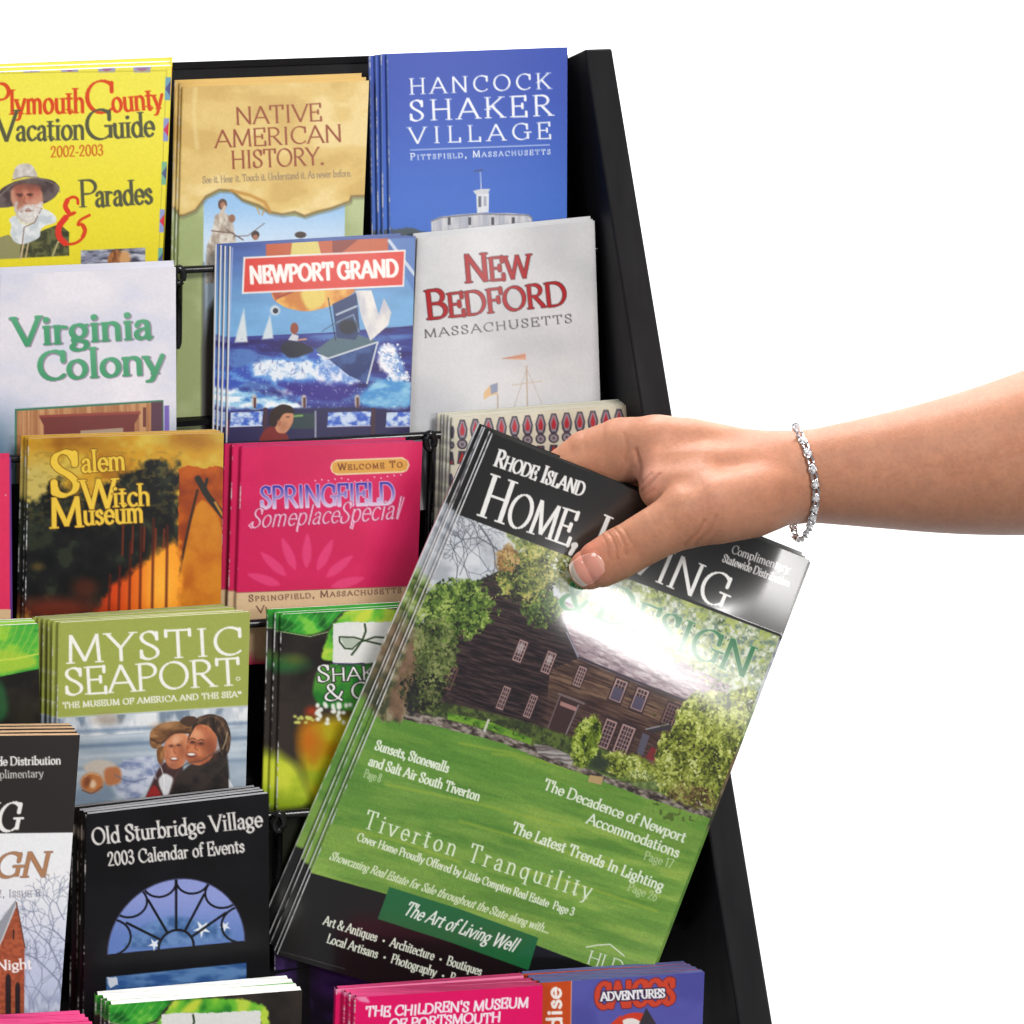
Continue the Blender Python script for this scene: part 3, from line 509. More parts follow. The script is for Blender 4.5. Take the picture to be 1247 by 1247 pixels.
def art_pink_welcome(A):
    A.C[:] = tex2((206, 28, 86), (216, 34, 94), .01, .02, 6)(A.X, A.Y)
    for k in range(9):
        a = R(186 - k * 24.5); c, s_ = math.cos(a), -math.sin(a); cx, cy = 372 + 52 * c, 722 + 50 * s_
        A.poly([(cx - 22 * c, cy - 22 * s_), (cx - 8 * c - 6 * s_, cy - 8 * s_ + 6 * c), (cx + 10 * c - 5 * s_, cy + 10 * s_ + 5 * c), (cx + 25 * c, cy + 25 * s_), (cx + 10 * c + 5 * s_, cy + 10 * s_ - 5 * c), (cx - 8 * c + 6 * s_, cy - 8 * s_ - 6 * c)], (228, 66, 122), soft=1.3, alpha=.85)
    A.poly([(280, 721.8), (520, 713), (520, 800), (280, 800)], (218, 188, 148)); A.line([(280, 721.8), (520, 713)], 1, (150, 60, 70))
    A.text('Springfield, Massachusetts', (303, 733), (489, 722), 8.5, (92, 56, 50), small=.76, track=.2, wt=.17, thin=.09, serif=.05); A.text('Vi', (313, 747), (326, 746), 9, (92, 56, 50), small=.8, wt=.17, thin=.09, serif=.05)
    P = lambda g: [(411 - g, 561 - g), (489 + g, 558 - g), (496 + g * .7, 561), (497.5 + g, 566.5), (495 + g * .7, 572.5 + g * .5), (489 + g, 574.5 + g), (411 - g, 577.5 + g), (405 - g * .7, 575), (403.5 - g, 569.5), (405 - g * .7, 563.5)]
    A.poly(P(1.2), (236, 214, 170)); A.poly(P(-.6), (220, 160, 74)); A.text('Welcome To', (412, 573), (490, 569.3), 8.5, (112, 60, 28), small=.8, track=.26, wt=.19, thin=.09, serif=.06)
    A.text('SPRINGFIELD', (318, 620), (481, 614.5), 28, (228, 202, 224), c2=(58, 48, 160), wt=.13, thin=.09, serif=.0, outline=(.8, (214, 190, 222)))
    A.text('Someplace', (305, 643.5), (412, 637), 24, (238, 180, 206), wt=.09, thin=.05, serif=0, slant=.3, outline=(.5, (150, 20, 70))); A.text('Special', (413, 638), (486, 631.5), 26, (238, 180, 206), wt=.09, thin=.05, serif=0, slant=.3, outline=(.5, (150, 20, 70)))
    A.line([(306, 643), (303, 640), (308, 636)], 1.6, (238, 180, 206)); A.line([(484, 632), (492, 606)], 1.6, (238, 180, 206)); A.line([(363, 640), (362, 647)], 1.8, (238, 180, 206)); A.line([(431, 636), (429, 644)], 1.8, (238, 180, 206))
    rn = random.Random(4)
    for k in range(14): A.ell(384 + 8 * k, 587 - k * .5 + rn.uniform(-3, 3), .9, .9, (236, 190, 214))

def art_pattern(A):
    A.C[:] = tex2((204, 200, 180), (216, 212, 194), .03, .03, 4)(A.X, A.Y)
    for k in range(-1, 15):
        x = 563 + 15.9 * k; y = 523 - .068 * (x - 563)
        for dy, fl in ((0, 1), (58, 1)):
            yy = y + dy; xx = x - dy * .03
            A.poly([(xx - 3, yy - 12), (xx + 3, yy - 12), (xx + 6.6, yy), (xx + 5.6, yy + 8), (xx + 3, yy + 13), (xx - 3, yy + 13), (xx - 5.6, yy + 8), (xx - 6.6, yy)], (66, 62, 76)); A.poly([(xx - 1.6, yy - 10), (xx + 1.6, yy - 10), (xx + 4.8, yy), (xx + 2.4, yy + 10), (xx - 2.4, yy + 10), (xx - 4.8, yy)], (142, 134, 146)); A.poly([(xx, yy - 9), (xx + 3, yy + 1), (xx + 2, yy + 7), (xx - 2, yy + 7), (xx - 3, yy + 1)], (176, 44, 58))
            A.ell(xx, yy + 18, 6.4, 6.2, (66, 62, 76)); A.ell(xx, yy + 18, 4.4, 4.2, (148, 140, 146)); A.ell(xx, yy + 18, 2, 2, (96, 84, 100)); A.poly([(xx - 4.5, yy + 26), (xx + 4.5, yy + 26), (xx + 6.5, yy + 42), (xx - 6.5, yy + 42)], (66, 62, 76)); A.poly([(xx, yy + 27), (xx + 4.5, yy + 40), (xx - 4.5, yy + 40)], (178, 52, 44))

def art_olive(A):
    Z = lambda *p: [(x / 3.897, 730 + y / 3.897) for x, y in p]
    A.C[:] = rgb(160, 170, 78)
    A.poly([(40, 876), (310, 858.6), (310, 1010), (40, 1010)], (0, 0, 0), tex=tex2((160, 176, 192), (190, 202, 212), .02, .05, 3))
    A.poly([(40, 877), (310, 860), (310, 884), (40, 900)], (0, 0, 0), tex=tex3((120, 136, 154), (196, 204, 212), (232, 234, 236), .06, .03, 5)); A.ell(130, 876, 16, 7, (150, 128, 110), soft=4, alpha=.6)
    for y, c in ((890, (90, 116, 150)), (898, (210, 218, 226)), (908, (86, 110, 142)), (921, (206, 214, 222)), (935, (120, 140, 166))): A.line([(40, y + 4), (310, y - 10)], 5, c, .6, 4)
    A.poly(Z((360, 900), (520, 860), (560, 960), (340, 980)), (130, 150, 172), soft=4)
    A.poly(Z((560, 770), (720, 735), (770, 790), (700, 900), (640, 960), (540, 930)), (0, 0, 0), tex=tex2((126, 140, 178), (206, 212, 228), .06, .1, 7), soft=1.6)
    A.poly(Z((380, 800), (450, 755), (540, 770), (580, 830), (570, 880), (480, 860)), (206, 196, 184), soft=2); A.ell(112, 953, 14, 12, (198, 124, 68), soft=2); A.poly(Z((490, 800), (570, 790), (580, 870), (500, 890)), (192, 120, 74), soft=2); A.ell(113, 955, 4, 5, (240, 206, 170), soft=1.6); A.ell(106, 952, 4, 7, (136, 74, 44), soft=2, rot=20)
    A.poly(Z((690, 940), (760, 780), (830, 760), (880, 800), (820, 960), (680, 990)), (66, 40, 40), soft=1.3); A.poly(Z((690, 940), (730, 870), (770, 930), (740, 990), (680, 990)), (156, 34, 34), soft=1.5); A.poly(Z((745, 860), (780, 820), (830, 850), (800, 930), (790, 960)), (222, 222, 226), soft=1.3)
    A.poly(Z((800, 960), (830, 850), (900, 780), (1000, 740), (1075, 700), (1090, 850), (1080, 960)), (36, 28, 28), soft=1.3, tex=tex2((28, 22, 22), (52, 42, 38), .08, .08, 9)); A.poly(Z((1085, 850), (1115, 900), (1090, 960)), (220, 220, 224))
    sk = tex2((196, 116, 76), (216, 142, 100), .12, .12, 14)
    A.poly(Z((775, 700), (800, 640), (850, 625), (900, 650), (895, 730), (870, 790), (830, 808), (795, 790), (778, 750)), (0, 0, 0), tex=sk, rnd=True); A.poly(Z((880, 730), (892, 640), (930, 585), (990, 590), (1030, 640), (1030, 700), (1000, 760), (950, 790), (905, 780), (885, 765)), (0, 0, 0), tex=tex2((176, 94, 58), (206, 126, 84), .12, .12, 15), rnd=True)
    A.ell(238, 894, 9, 6, (236, 170, 128), soft=5, alpha=.8); A.ell(256, 910, 8, 13, (132, 66, 42), soft=5, alpha=.75); A.ell(237, 926, 8, 4, (140, 72, 48), soft=3, alpha=.7); A.ell(214, 901, 6, 5, (236, 178, 140), soft=3, alpha=.8); A.ell(222, 914, 4, 9, (150, 86, 58), soft=3, alpha=.7); A.ell(204, 918, 3, 8, (170, 98, 68), soft=2.5, alpha=.6); A.ell(210, 932, 6, 4, (150, 86, 62), soft=2.5, alpha=.7)
    A.poly(Z((885, 690), (905, 610), (930, 560), (1000, 540), (1070, 562), (1098, 640), (1090, 720), (1060, 760), (1040, 700), (1032, 650), (990, 598), (935, 590), (905, 640)), (0, 0, 0), tex=tex3((36, 24, 20), (62, 44, 34), (104, 78, 58), .3, .1, 16), rnd=True); A.curve([(240, 880), (256, 872), (270, 880), (276, 896)], 2, (126, 96, 72), alpha=.6, soft=2)
    A.poly(Z((708, 660), (715, 620), (760, 588), (850, 575), (915, 600), (905, 640), (850, 632), (800, 645), (770, 690), (740, 712), (715, 700)), (0, 0, 0), tex=tex3((84, 52, 30), (128, 86, 50), (170, 122, 76), .06, .12, 17), rnd=True); A.curve([(184, 900), (196, 905), (212, 893), (232, 892)], 2.4, (72, 44, 28), alpha=.8, soft=1.8); A.ell(205, 884, 14, 4, (176, 130, 84), soft=4, alpha=.7); A.poly(Z((845, 582), (880, 552), (940, 556), (905, 612)), (74, 50, 36), rnd=True)
    A.poly(Z((742, 705), (785, 690), (778, 770), (760, 790), (745, 760)), (0, 0, 0), tex=tex2((122, 76, 40), (170, 116, 68), .3, .1, 18), rnd=True)
    for cx, cy in ((234.5, 904), (245, 905.5)): A.ell(cx, cy, 4.2, 2.6, (120, 62, 42), soft=2, alpha=.8); A.ell(cx, cy, 2, 1, (44, 26, 22), soft=1.2); A.curve([(cx - 4, cy - 3.5), (cx, cy - 5), (cx + 4, cy - 3.6)], 1.3, (66, 38, 28), alpha=.8)
    for cx, cy in ((208.5, 908.5), (217.5, 907.5)): A.ell(cx, cy, 3, 1.8, (140, 80, 58), soft=1.6, alpha=.8); A.ell(cx, cy, 1.6, .8, (52, 32, 28), soft=1.1)
    A.ell(233, 919.5, 6, 3, (110, 46, 38), soft=1.3); A.ell(233, 918.6, 4.6, 1.5, (244, 238, 228)); A.ell(212, 924.5, 5, 2.6, (130, 58, 48), soft=1.3); A.ell(212, 923.8, 3.8, 1.3, (244, 236, 226)); A.curve([(239, 904), (237.5, 911), (240.5, 913)], 1.4, (134, 70, 46), alpha=.8); A.curve([(213, 909), (211.5, 915), (214, 917)], 1.2, (150, 86, 60), alpha=.8); A.curve([(277, 892), (275, 902), (271, 912)], 1.4, (166, 146, 112))
    A.curve([(206, 968), (214, 944), (228, 930), (246, 926), (268, 912)], 1.6, (74, 60, 54), alpha=.7, soft=1.6); A.curve([(240, 960), (262, 944), (276, 926)], 2.5, (60, 48, 44), alpha=.6, soft=2); A.curve([(190, 948), (180, 930), (150, 926)], 2, (206, 210, 226), alpha=.6, soft=2); A.curve([(140, 944), (158, 952), (178, 948)], 2, (96, 108, 146), alpha=.6, soft=2); A.curve([(196, 934), (200, 950), (199, 968)], 1.2, (250, 250, 250), alpha=.7)
    A.curve([(100, 962), (112, 966), (124, 958)], 1.6, (120, 62, 36), alpha=.7); A.curve([(103, 946), (110, 942), (120, 944)], 1.4, (232, 178, 130), alpha=.8)
    A.line([(40, 876), (310, 858.6)], 1, (214, 218, 190), .7)
    W = (248, 248, 240); k = dict(wt=.125, thin=.05, serif=.1)
    A.text('MYSTIC', (81.5, 808.6), (295.5, 797.5), 35, W, track=.12, **k); A.text('SEAPORT', (79.5, 847.5), (293, 834.5), 34, W, **k); A.text('\u00ae', (287, 829), (293, 828.7), 10, W, wt=.1, thin=.1, serif=0)
    A.text('THE MUSEUM OF AMERICA AND THE SEA\u2122', (77, 863), (294, 848.7), 7.6, W, track=.12, wt=.2, thin=.1, serif=.08)

LEAF = tex3((20, 92, 30), (52, 158, 50), (120, 200, 66), .035, .05, 51)
def art_leaves(A, dx=0.0, dy=0.0):
    T = lambda *p: [(280 + x / 3.897 + dx, 730 + y / 3.897 + dy) for x, y in p]
    A.C[:] = tex2((30, 26, 24), (54, 46, 42), .02, .02, 3)(A.X, A.Y)
    A.poly(T((200, 40), (560, 40), (500, 90), (470, 140), (380, 172), (300, 160), (200, 140)), (0, 0, 0), tex=LEAF, soft=1.5)
    for k in range(7): A.line(T((500 - k * 40, 60), (470 - k * 42, 100 + k * 5), (420 - k * 40, 150)), .9, (150, 214, 120), .5, 1.4)
    A.line(T((480, 150), (380, 176), (240, 152)), 1, (190, 222, 150), .8)
    A.poly(T((470, 150), (520, 90), (560, 40), (1000, 40), (1000, 300), (430, 300), (440, 230)), (0, 0, 0), tex=tex3((40, 128, 40), (104, 186, 52), (186, 212, 70), .03, .03, 57), soft=1.5, warp=3)
    A.poly(T((640, 40), (690, 40), (650, 110), (570, 110)), (196, 212, 66), soft=3); A.ell(348 + dx, 809 + dy, 24, 10, (40, 106, 52), soft=6, alpha=.8); A.ell(358 + dx, 803 + dy, 12, 6, (96, 100, 40), soft=5, alpha=.7)
    A.poly(T((430, 300), (400, 380), (390, 450), (430, 520), (1000, 560), (1000, 280)), (0, 0, 0), tex=tex2((30, 112, 40), (76, 146, 52), .03, .04, 60), soft=2)
    A.poly(T((340, 590), (440, 560), (1000, 520), (1000, 1100), (380, 1000), (330, 760)), (0, 0, 0), tex=tex3((176, 130, 16), (178, 164, 26), (150, 168, 34), .018, .02, 63), soft=8); A.ell(376 + dx, 900 + dy, 12, 20, (196, 106, 22), soft=9, alpha=.9); A.ell(380 + dx, 866 + dy, 7, 5, (190, 60, 24), soft=4, alpha=.8)
    A.poly(T((200, 700), (250, 740), (320, 790), (360, 880), (400, 960), (330, 1010), (200, 1020)), (0, 0, 0), tex=tex2((150, 176, 34), (206, 214, 62), .02, .02, 66), soft=7)
    A.poly(T((180, 1010), (400, 990), (640, 1000), (640, 1500), (180, 1500)), (26, 28, 14), soft=7)
    rn = random.Random(9)
    for k in range(26): x, y = 386 + rn.random() * 46, 857 + rn.random() * 24; A.ell(x + dx, y + dy, 2 + rn.random(), 2 + rn.random(), (232, 234, 226), soft=1.2)
    for k in range(14): A.ell(359 + rn.random() * 22 + dx, 872 + rn.random() * 8 + dy, 2, 1.6, (206, 210, 110), soft=1.2)
    lg = T((490, 116), (560, 106), (700, 108), (960, 96), (960, 290), (700, 300), (560, 304), (488, 306))
    A.poly([(x + 1.6, y + 1.8) for x, y in lg], (40, 30, 50), soft=1.6, alpha=.7, warp=1.2); A.poly(lg, (226, 226, 222), warp=1.4, ws=.4)
    g = (44, 66, 36)
    A.line(T((640, 118), (645, 150), (630, 190), (600, 235), (578, 262)), 2.6, g); A.line(T((640, 195), (590, 180), (520, 178), (520, 200), (545, 232), (580, 235), (610, 205), (640, 195), (690, 178), (740, 182), (760, 205), (720, 214), (640, 195)), 2.2, g)
    A.poly(T((525, 182), (590, 184), (618, 196), (580, 230), (548, 228)), (176, 186, 170)); A.line(T((488, 304), (640, 306)), 1.4, (66, 44, 96))
    W = (240, 240, 236); k = dict(small=.8, wt=.14, thin=.05, serif=.06, outline=(1.2, (28, 22, 22)))
    A.text('Shakespeare', (387 + dx, 831 + dy), (566 + dx, 822 + dy), 21, W, **k); A.text('& Company', (395 + dx, 854 + dy), (560 + dx, 845 + dy), 21, W, **k)
def art_leaves_low(A): art_leaves(A, -209, 476)

def art_leaf_edge(A):
    A.C[:] = tex2((22, 22, 20), (40, 38, 32), .03, .03, 3)(A.X, A.Y)
    A.poly([(-160, 750), (60, 750), (60, 812), (40, 816), (0, 824), (-160, 800)], (0, 0, 0), tex=tex3((40, 140, 56), (80, 178, 62), (150, 204, 60), .03, .04, 71)); A.poly([(-160, 760), (10, 792), (45, 800), (45, 812), (0, 822), (-160, 800)], (160, 200, 62), soft=3)
    for k in range(8):
        A.curve([(-14 + k * 9, 806 - k), (-10 + k * 9, 792), (-2 + k * 9, 778), (2 + k * 10, 760)], 1.1, (186, 214, 84), alpha=.6, soft=1.5)
        for q in (0, 1, 2): A.line([(-10 + k * 9 + q * 3, 794 - q * 11), (-2 + k * 9 + q * 3, 789 - q * 10)], .8, (170, 206, 84), .4, 1.5)
    A.line([(-20, 806), (20, 802), (48, 796)], 2, (206, 222, 84), .9, 1.4); A.poly([(-20, 826), (5, 830), (12, 872), (-20, 890)], (40, 110, 60), soft=4, alpha=.7)

def art_magenta(A):
    A.C[:] = rgb(224, 44, 92); A.poly([(11.4, 540), (30, 540), (30, 800), (12.4, 800)], (92, 48, 128)); A.poly([(-200, 744), (13, 742), (13, 800), (-200, 800)], (216, 184, 142))
    A.ell(7, 603, .8, .8, (240, 200, 210))

def bare_tree(A, rn, x, y, a, L, wd, c):
    if L < 5: return
    x2, y2 = x + L * math.cos(a), y - L * math.sin(a); A.line([(x, y), ((x + x2) / 2 + rn.uniform(-1, 1), (y + y2) / 2), (x2, y2)], wd, c, .85, 1.2)
    for k in (-1, 1): bare_tree(A, rn, x2, y2, a + k * rn.uniform(.25, .75), L * rn.uniform(.6, .85), max(.6, wd * .7), c)
def art_black_home(A):
    A.C[:] = rgb(36, 31, 29)
    A.poly([(-200, 1017), (120, 1013.5), (120, 1320), (-200, 1320)], (0, 0, 0), tex=lambda x, y: rgb(240, 242, 243) * (1 - sstep(1060, 1200, y))[:, None] + rgb(190, 206, 230) * sstep(1060, 1200, y)[:, None])
    W = (240, 238, 234)
    A.text('Statewide Distribution', (-40, 933.5), (74, 931), 11, W, wt=.18, thin=.08, serif=.06); A.text('Complimentary', (-24, 949), (53, 946.5), 10.5, (214, 210, 204), wt=.12, thin=.06, serif=.05)
    A.text('LIVING', (-112, 1016), (23, 1012.5), 36, W, wt=.15, thin=.04, serif=.1, slant=.22); A.text('DESIGN', (-104, 1071.5), (57, 1068), 31, (178, 130, 92), wt=.15, thin=.05, serif=.1, slant=.24, outline=(.7, (140, 110, 96)))
    A.text('Volume 2, Issue 8', (-52, 1094), (49, 1092), 9.5, (120, 120, 128), small=.8, track=.1, wt=.12, thin=.06, serif=.06); A.text('\u2122', (54, 1069), (60, 1069), 5, (150, 120, 100), wt=.12, thin=.12, serif=0)
    rn = random.Random(2); c = (126, 136, 160)
    for x, y, a, L, wd in ((80, 1240, 1.75, 46, 2.6), (74, 1180, 2.0, 34, 2), (60, 1250, 1.6, 30, 1.4), (44, 1250, 1.7, 30, 1.4), (84, 1150, 2.4, 24, 1.6), (34, 1250, 1.5, 34, 1.2), (78, 1120, 2.0, 22, 1.3)): bare_tree(A, rn, x, y, a, L, wd, c)
    A.poly([(-40, 1225), (90, 1200), (90, 1320), (-40, 1320)], (0, 0, 0), tex=tex2((150, 160, 190), (206, 214, 228), .25, .12, 7), alpha=.6, soft=8)
    A.poly([(19, 1097.5), (24, 1120), (30, 1155), (29, 1320), (-40, 1320), (-40, 1200)], (0, 0, 0), tex=tex2((150, 74, 46), (178, 92, 58), .3, .35, 4)); A.poly([(19, 1096), (20.5, 1103), (2, 1146), (-30, 1200), (-40, 1180), (0, 1122)], (150, 156, 164)); A.line([(20, 1100), (3, 1143), (-20, 1190)], 1.6, (206, 206, 206)); A.line([(20, 1099), (30.5, 1154)], 1.5, (96, 56, 44))
    for x, y, w_ in ((10, 1190, 3.4), (21.5, 1200, 3), (-4, 1192, 3)): A.ell(x, y + 4, w_, 8, (36, 28, 30)); A.rect(x - w_, y + 4, x + w_, 1320, (36, 28, 30))
    A.line([(16.5, 1133), (16.5, 1143)], 1.8, (40, 30, 30)); A.text('y Night', (-18, 1183), (39, 1180), 13, (246, 246, 244), wt=.19, thin=.09, serif=.06)

def art_fanlight(A):
    A.C[:] = tex2((11, 10, 13), (17, 16, 20), .02, .02, 4)(A.X, A.Y)
    cx, cy, rr, k = 214.5, 1154, 83.5, -.10
    Q = lambda r, a: (cx + r * math.cos(a), cy + k * r * math.cos(a) - r * math.sin(a))
    half = [Q(rr, R(a)) for a in range(0, 181, 6)]
    A.poly(half, (0, 0, 0), tex=lambda x, y: rgb(142, 154, 212) * (1 - sstep(1085, 1150, y))[:, None] + rgb(96, 126, 190) * sstep(1085, 1150, y)[:, None])
    A.poly([Q(68, R(a)) for a in range(20, 161, 10)], (0, 0, 0), tex=tex2((58, 92, 146), (98, 132, 184), .08, .08, 5), soft=6, alpha=.0)
    A.poly([Q(78, 0.03), Q(60, .4), Q(40, .9), Q(40, 1.7), Q(50, 2.4), Q(74, 3.1)], (0, 0, 0), tex=tex2((62, 98, 150), (104, 138, 190), .09, .09, 6), soft=3)
    for sx, sy, r in ((246, 1131, 11), (188, 1150, 8), (274, 1128, 7)):
        P = []
        for q in range(10): a = q * math.pi / 5 + .4; r2 = r if q % 2 == 0 else r * .36; P.append((sx + r2 * math.cos(a), sy + r2 * math.sin(a)))
        A.poly(P, (226, 232, 240))
    bk = (13, 12, 17)
    for a in (31, 61, 90, 119, 149): A.line([Q(22, R(a)), Q(rr if a != 90 else rr, R(a))] if a == 90 else [Q(22, R(a)), Q(70, R(a))], 3, bk)
    ang = [0, 36, 72, 108, 144, 180]
    ang = [-4, 32, 62, 90, 118, 148, 184]
    for a0, a1 in zip(ang[:-1], ang[1:]):
        m = (a0 + a1) / 2; c0 = Q(rr, R(m)); h = rr * math.sin(R((a1 - a0) / 2)); P = []
        for q in range(13):
            t = R(m + 90) + math.pi * q / 12; P.append((c0[0] + h * math.cos(t), c0[1] + k * h * math.cos(t) * .5 - h * .86 * math.sin(t)))
        A.line(P, 2.6, bk)
    A.line([Q(21.5, R(a)) for a in range(0, 181, 12)], 3, bk)
    A.poly(half[::-1] + [(100, 1164.5), (100, 1040), (330, 1040), (330, 1141)], bk, alpha=0)
    A.line(half, 1.4, (70, 72, 104)); A.poly([(129.6, 1190), (300, 1172.5), (300, 1230), (129.6, 1230)], (0, 0, 0), tex=tex2((44, 84, 142), (92, 132, 182), .04, .12, 8)); A.poly([(131, 1191), (142, 1190), (144, 1199), (134, 1204)], (206, 214, 224), warp=2)
    W = (222, 219, 214)
    A.text('Old Sturbridge Village', (113, 1029.5), (320, 1007), 21, W, wt=.15, thin=.06, serif=.06, bounce=.0, nib=30); A.text('2003 Calendar of Events', (132, 1054.8), (298, 1038), 17, W, wt=.15, thin=.06, serif=.06, nib=30)
    

def art_violet(A):
    A.C[:] = tex3((22, 14, 34), (58, 34, 92), (92, 60, 130), .03, .02, 9)(A.X, A.Y); A.rect(362, 1100, 378, 1300, (12, 10, 16), soft=2); A.rect(384, 1160, 460, 1216, (62, 30, 92), soft=8, alpha=.7)

def art_pink_museum(A):
    A.C[:] = rgb(228, 18, 100); W = (250, 240, 244); k = dict(wt=.19, thin=.13, serif=0, slant=.15, nib=0, bounce=.14)
    A.text("THE CHILDREN'S MUSEUM", (445, 1239.5), (643, 1227.5), 13.5, W, space=1.1, **k); A.text('OF PORTSMOUTH', (474, 1254), (609, 1245), 13.5, W, space=1.1, **k); A.poly([(432, 1212), (445, 1212), (452, 1222), (436, 1219)], (246, 190, 210), soft=1.4, alpha=.7)

def art_violet_blue(A):
    A.C[:] = tex2((78, 78, 156), (88, 88, 168), .02, .02, 3)(A.X, A.Y)
    A.poly([(650, 1190), (696, 1190), (694, 1320), (650, 1320)], (198, 74, 28)); A.line([(696, 1190), (694, 1320)], 1, (220, 160, 130))
    A.text('Paradise', (687, 1310), (684, 1203), 20, (246, 240, 236), wt=.2, thin=.14, serif=0)
    A.text('CAICOS', (726, 1230), (821, 1224), 34, (206, 70, 46), wt=.2, thin=.14, serif=0, outline=(1.1, (110, 40, 48)), slant=.06)
    A.text('ADVENTURES', (732, 1219.5), (810, 1215), 11.5, (250, 248, 248), wt=.2, thin=.13, serif=.05, outline=(1.6, (44, 30, 70)), nib=0)
    A.ell(775, 1246, 22, 13, (206, 62, 40)); A.ell(768, 1250, 14, 10, (236, 226, 222)); A.poly([(776, 1252), (787, 1227), (802, 1252)], (58, 52, 60)); A.poly([(740, 1250), (756, 1236), (760, 1250)], (206, 62, 40))

def art_pink_low(A): A.C[:] = rgb(226, 30, 104)

def art_home(A):
    Z1 = lambda *p: [(440 + x / 4.454, 600 + y / 4.454) for x, y in p]
    Z2 = lambda *p: [(660 + x / 4.157, 700 + y / 4.157) for x, y in p]
    lawn = tex3((92, 138, 50), (112, 156, 60), (140, 174, 74), .012, .07, 81, 4, .27); A.C[:] = lawn(A.X, A.Y)
    i = np.arange(A.X.size); w_ = A.Y - .27 * A.X
    n = fbm(A.X * .012, w_ * .055, 83, 4); A.mix(i, sstep(.53, .66, n) * .38, (156, 182, 78)); n2 = fbm(A.X * .006, w_ * .03, 84, 3); A.mix(i, sstep(.45, .75, n2) * .32, (134, 172, 80))
    q_ = w_ - 760; t_ = np.clip(1 - np.abs(q_ - 90) / 110, 0, 1) * sstep(760, 520, A.X); A.mix(i, t_ * .45, (70, 124, 44)); A.mix(i, sstep(150, 230, q_) * .35, (140, 178, 84)); A.mix(i, sstep(60, 20, q_) * .35, (84, 138, 46))
    A.grain(.16, .8, 5); A.C = np.clip(A.C * (1 + .10 * (fbm(A.X * .03, w_ * .5, 88, 3) - .5))[:, None], 0, 1)
    for a, b in (((560, 905), (690, 935)), ((470, 955), (700, 1010)), ((560, 1000), (760, 1062)), ((600, 918), (650, 928)), ((640, 1060), (800, 1110)), ((430, 1010), (560, 1050))): A.line([a, ((a[0] + b[0]) / 2, (a[1] + b[1]) / 2 - 3), b], 3.5, (160, 182, 62), .5, 3)
    # sky and far trees
    A.poly([(480, 600), (580, 628), (960, 770), (1020, 800), (980, 900), (900, 968), (440, 850), (470, 760)], (0, 0, 0), tex=tex3((170, 174, 180), (198, 202, 208), (214, 216, 220), .05, .05, 90))
    rn = random.Random(5)
    for x, y, a, L, wd in ((605, 668, 2.6, 26, 1.8), (584, 640, -1.0, 30, 2.4), (560, 700, 1.2, 26, 1), (575, 716, 1.9, 30, 1), (548, 660, -1.2, 24, 1), (556, 715, 1.5, 24, .9), (600, 700, 2.2, 26, .9)): bare_tree(A, rn, x, y, a, L, wd, (92, 96, 106))
    A.poly([(606, 636), (660, 655), (960, 770), (1030, 800), (990, 900), (920, 960), (830, 850), (690, 720), (640, 690)], (0, 0, 0), tex=tex3((90, 112, 70), (150, 158, 92), (196, 204, 184), .2, .2, 92), soft=3, warp=6, ws=.1)
    A.poly([(780, 720), (960, 775), (1030, 810), (990, 900), (930, 900), (850, 800)], (0, 0, 0), tex=tex3((106, 130, 120), (166, 176, 130), (206, 214, 200), .22, .22, 95), soft=5, warp=5)
    i = A.sub(780, 700, 960, 840); d = sstep(.55, .68, fbm(A.X[i] * .14, A.Y[i] * .16, 96, 4)); A.mix(i, d * .7 * (A.Y[i] < 870 + 0 * d), (172, 186, 84))
    # house
    A.poly(Z1((930, 345), (1030, 556), (1172, 892), (1247, 1180), (1180, 1360), (700, 1290), (470, 1240), (200, 1190), (330, 800), (560, 520)), (0, 0, 0), tex=tex3((26, 18, 24), (46, 33, 37), (72, 54, 54), .05, .55, 101, 4, .30))
    A.line(Z1((560, 518), (930, 345)), 3, (44, 40, 48)); 
    A.poly(Z2((180, 425), (330, 470), (720, 640), (690, 700), (650, 800), (560, 1000), (300, 960), (0, 930), (40, 480)), (0, 0, 0), tex=tex3((60, 42, 40), (92, 68, 58), (126, 98, 80), .04, .6, 103, 4, .38)); A.poly(Z2((0, 560), (300, 640), (640, 790), (560, 960), (-20, 900)), (0, 0, 0), tex=tex3((46, 30, 34), (70, 48, 46), (98, 74, 66), .04, .6, 105, 4, .38), soft=6, alpha=.75)
    A.poly([(671, 724), (700, 738), (800, 790), (890, 836), (880, 850), (834, 853), (780, 834), (703, 802), (688, 762)], (0, 0, 0), tex=tex3((120, 100, 110), (158, 138, 146), (194, 180, 184), .09, .40, 107, 4, .42)); A.line([(671, 722), (703, 800), (780, 832), (834, 853)], 3, (52, 42, 54)); A.line([(690, 770), (704, 800)], 1.4, (156, 150, 166)); A.line([(672, 723), (704, 797)], 1.2, (150, 140, 150), .6)
    def win(cx, cy, w_, h, rows=4, cols=3, fr=(176, 142, 138), gl=(54, 40, 48), shade=None):
        D = np.array([.93, .37]); U = np.array([.36, -.93]); P = lambda a, b: tuple(np.array([cx, cy]) + D * a * w_ + U * b * h)
        A.poly([P(-.62, -.6), P(.62, -.6), P(.62, .6), P(-.62, .6)], (58, 42, 44)); A.poly([P(-.5, -.5), P(.5, -.5), P(.5, .5), P(-.5, .5)], fr); A.poly([P(-.38, -.44), P(.38, -.44), P(.38, .44), P(-.38, .44)], gl)
        for k in range(1, cols): A.line([P(-.38 + .76 * k / cols, -.44), P(-.38 + .76 * k / cols, .44)], .9, fr)
        for k in range(1, rows): A.line([P(-.38, -.44 + .88 * k / rows), P(.38, -.44 + .88 * k / rows)], .9, fr)
        if shade: A.poly([P(-.42, -.46), P(.42, -.46), P(.42, .12), P(-.42, .12)], shade)
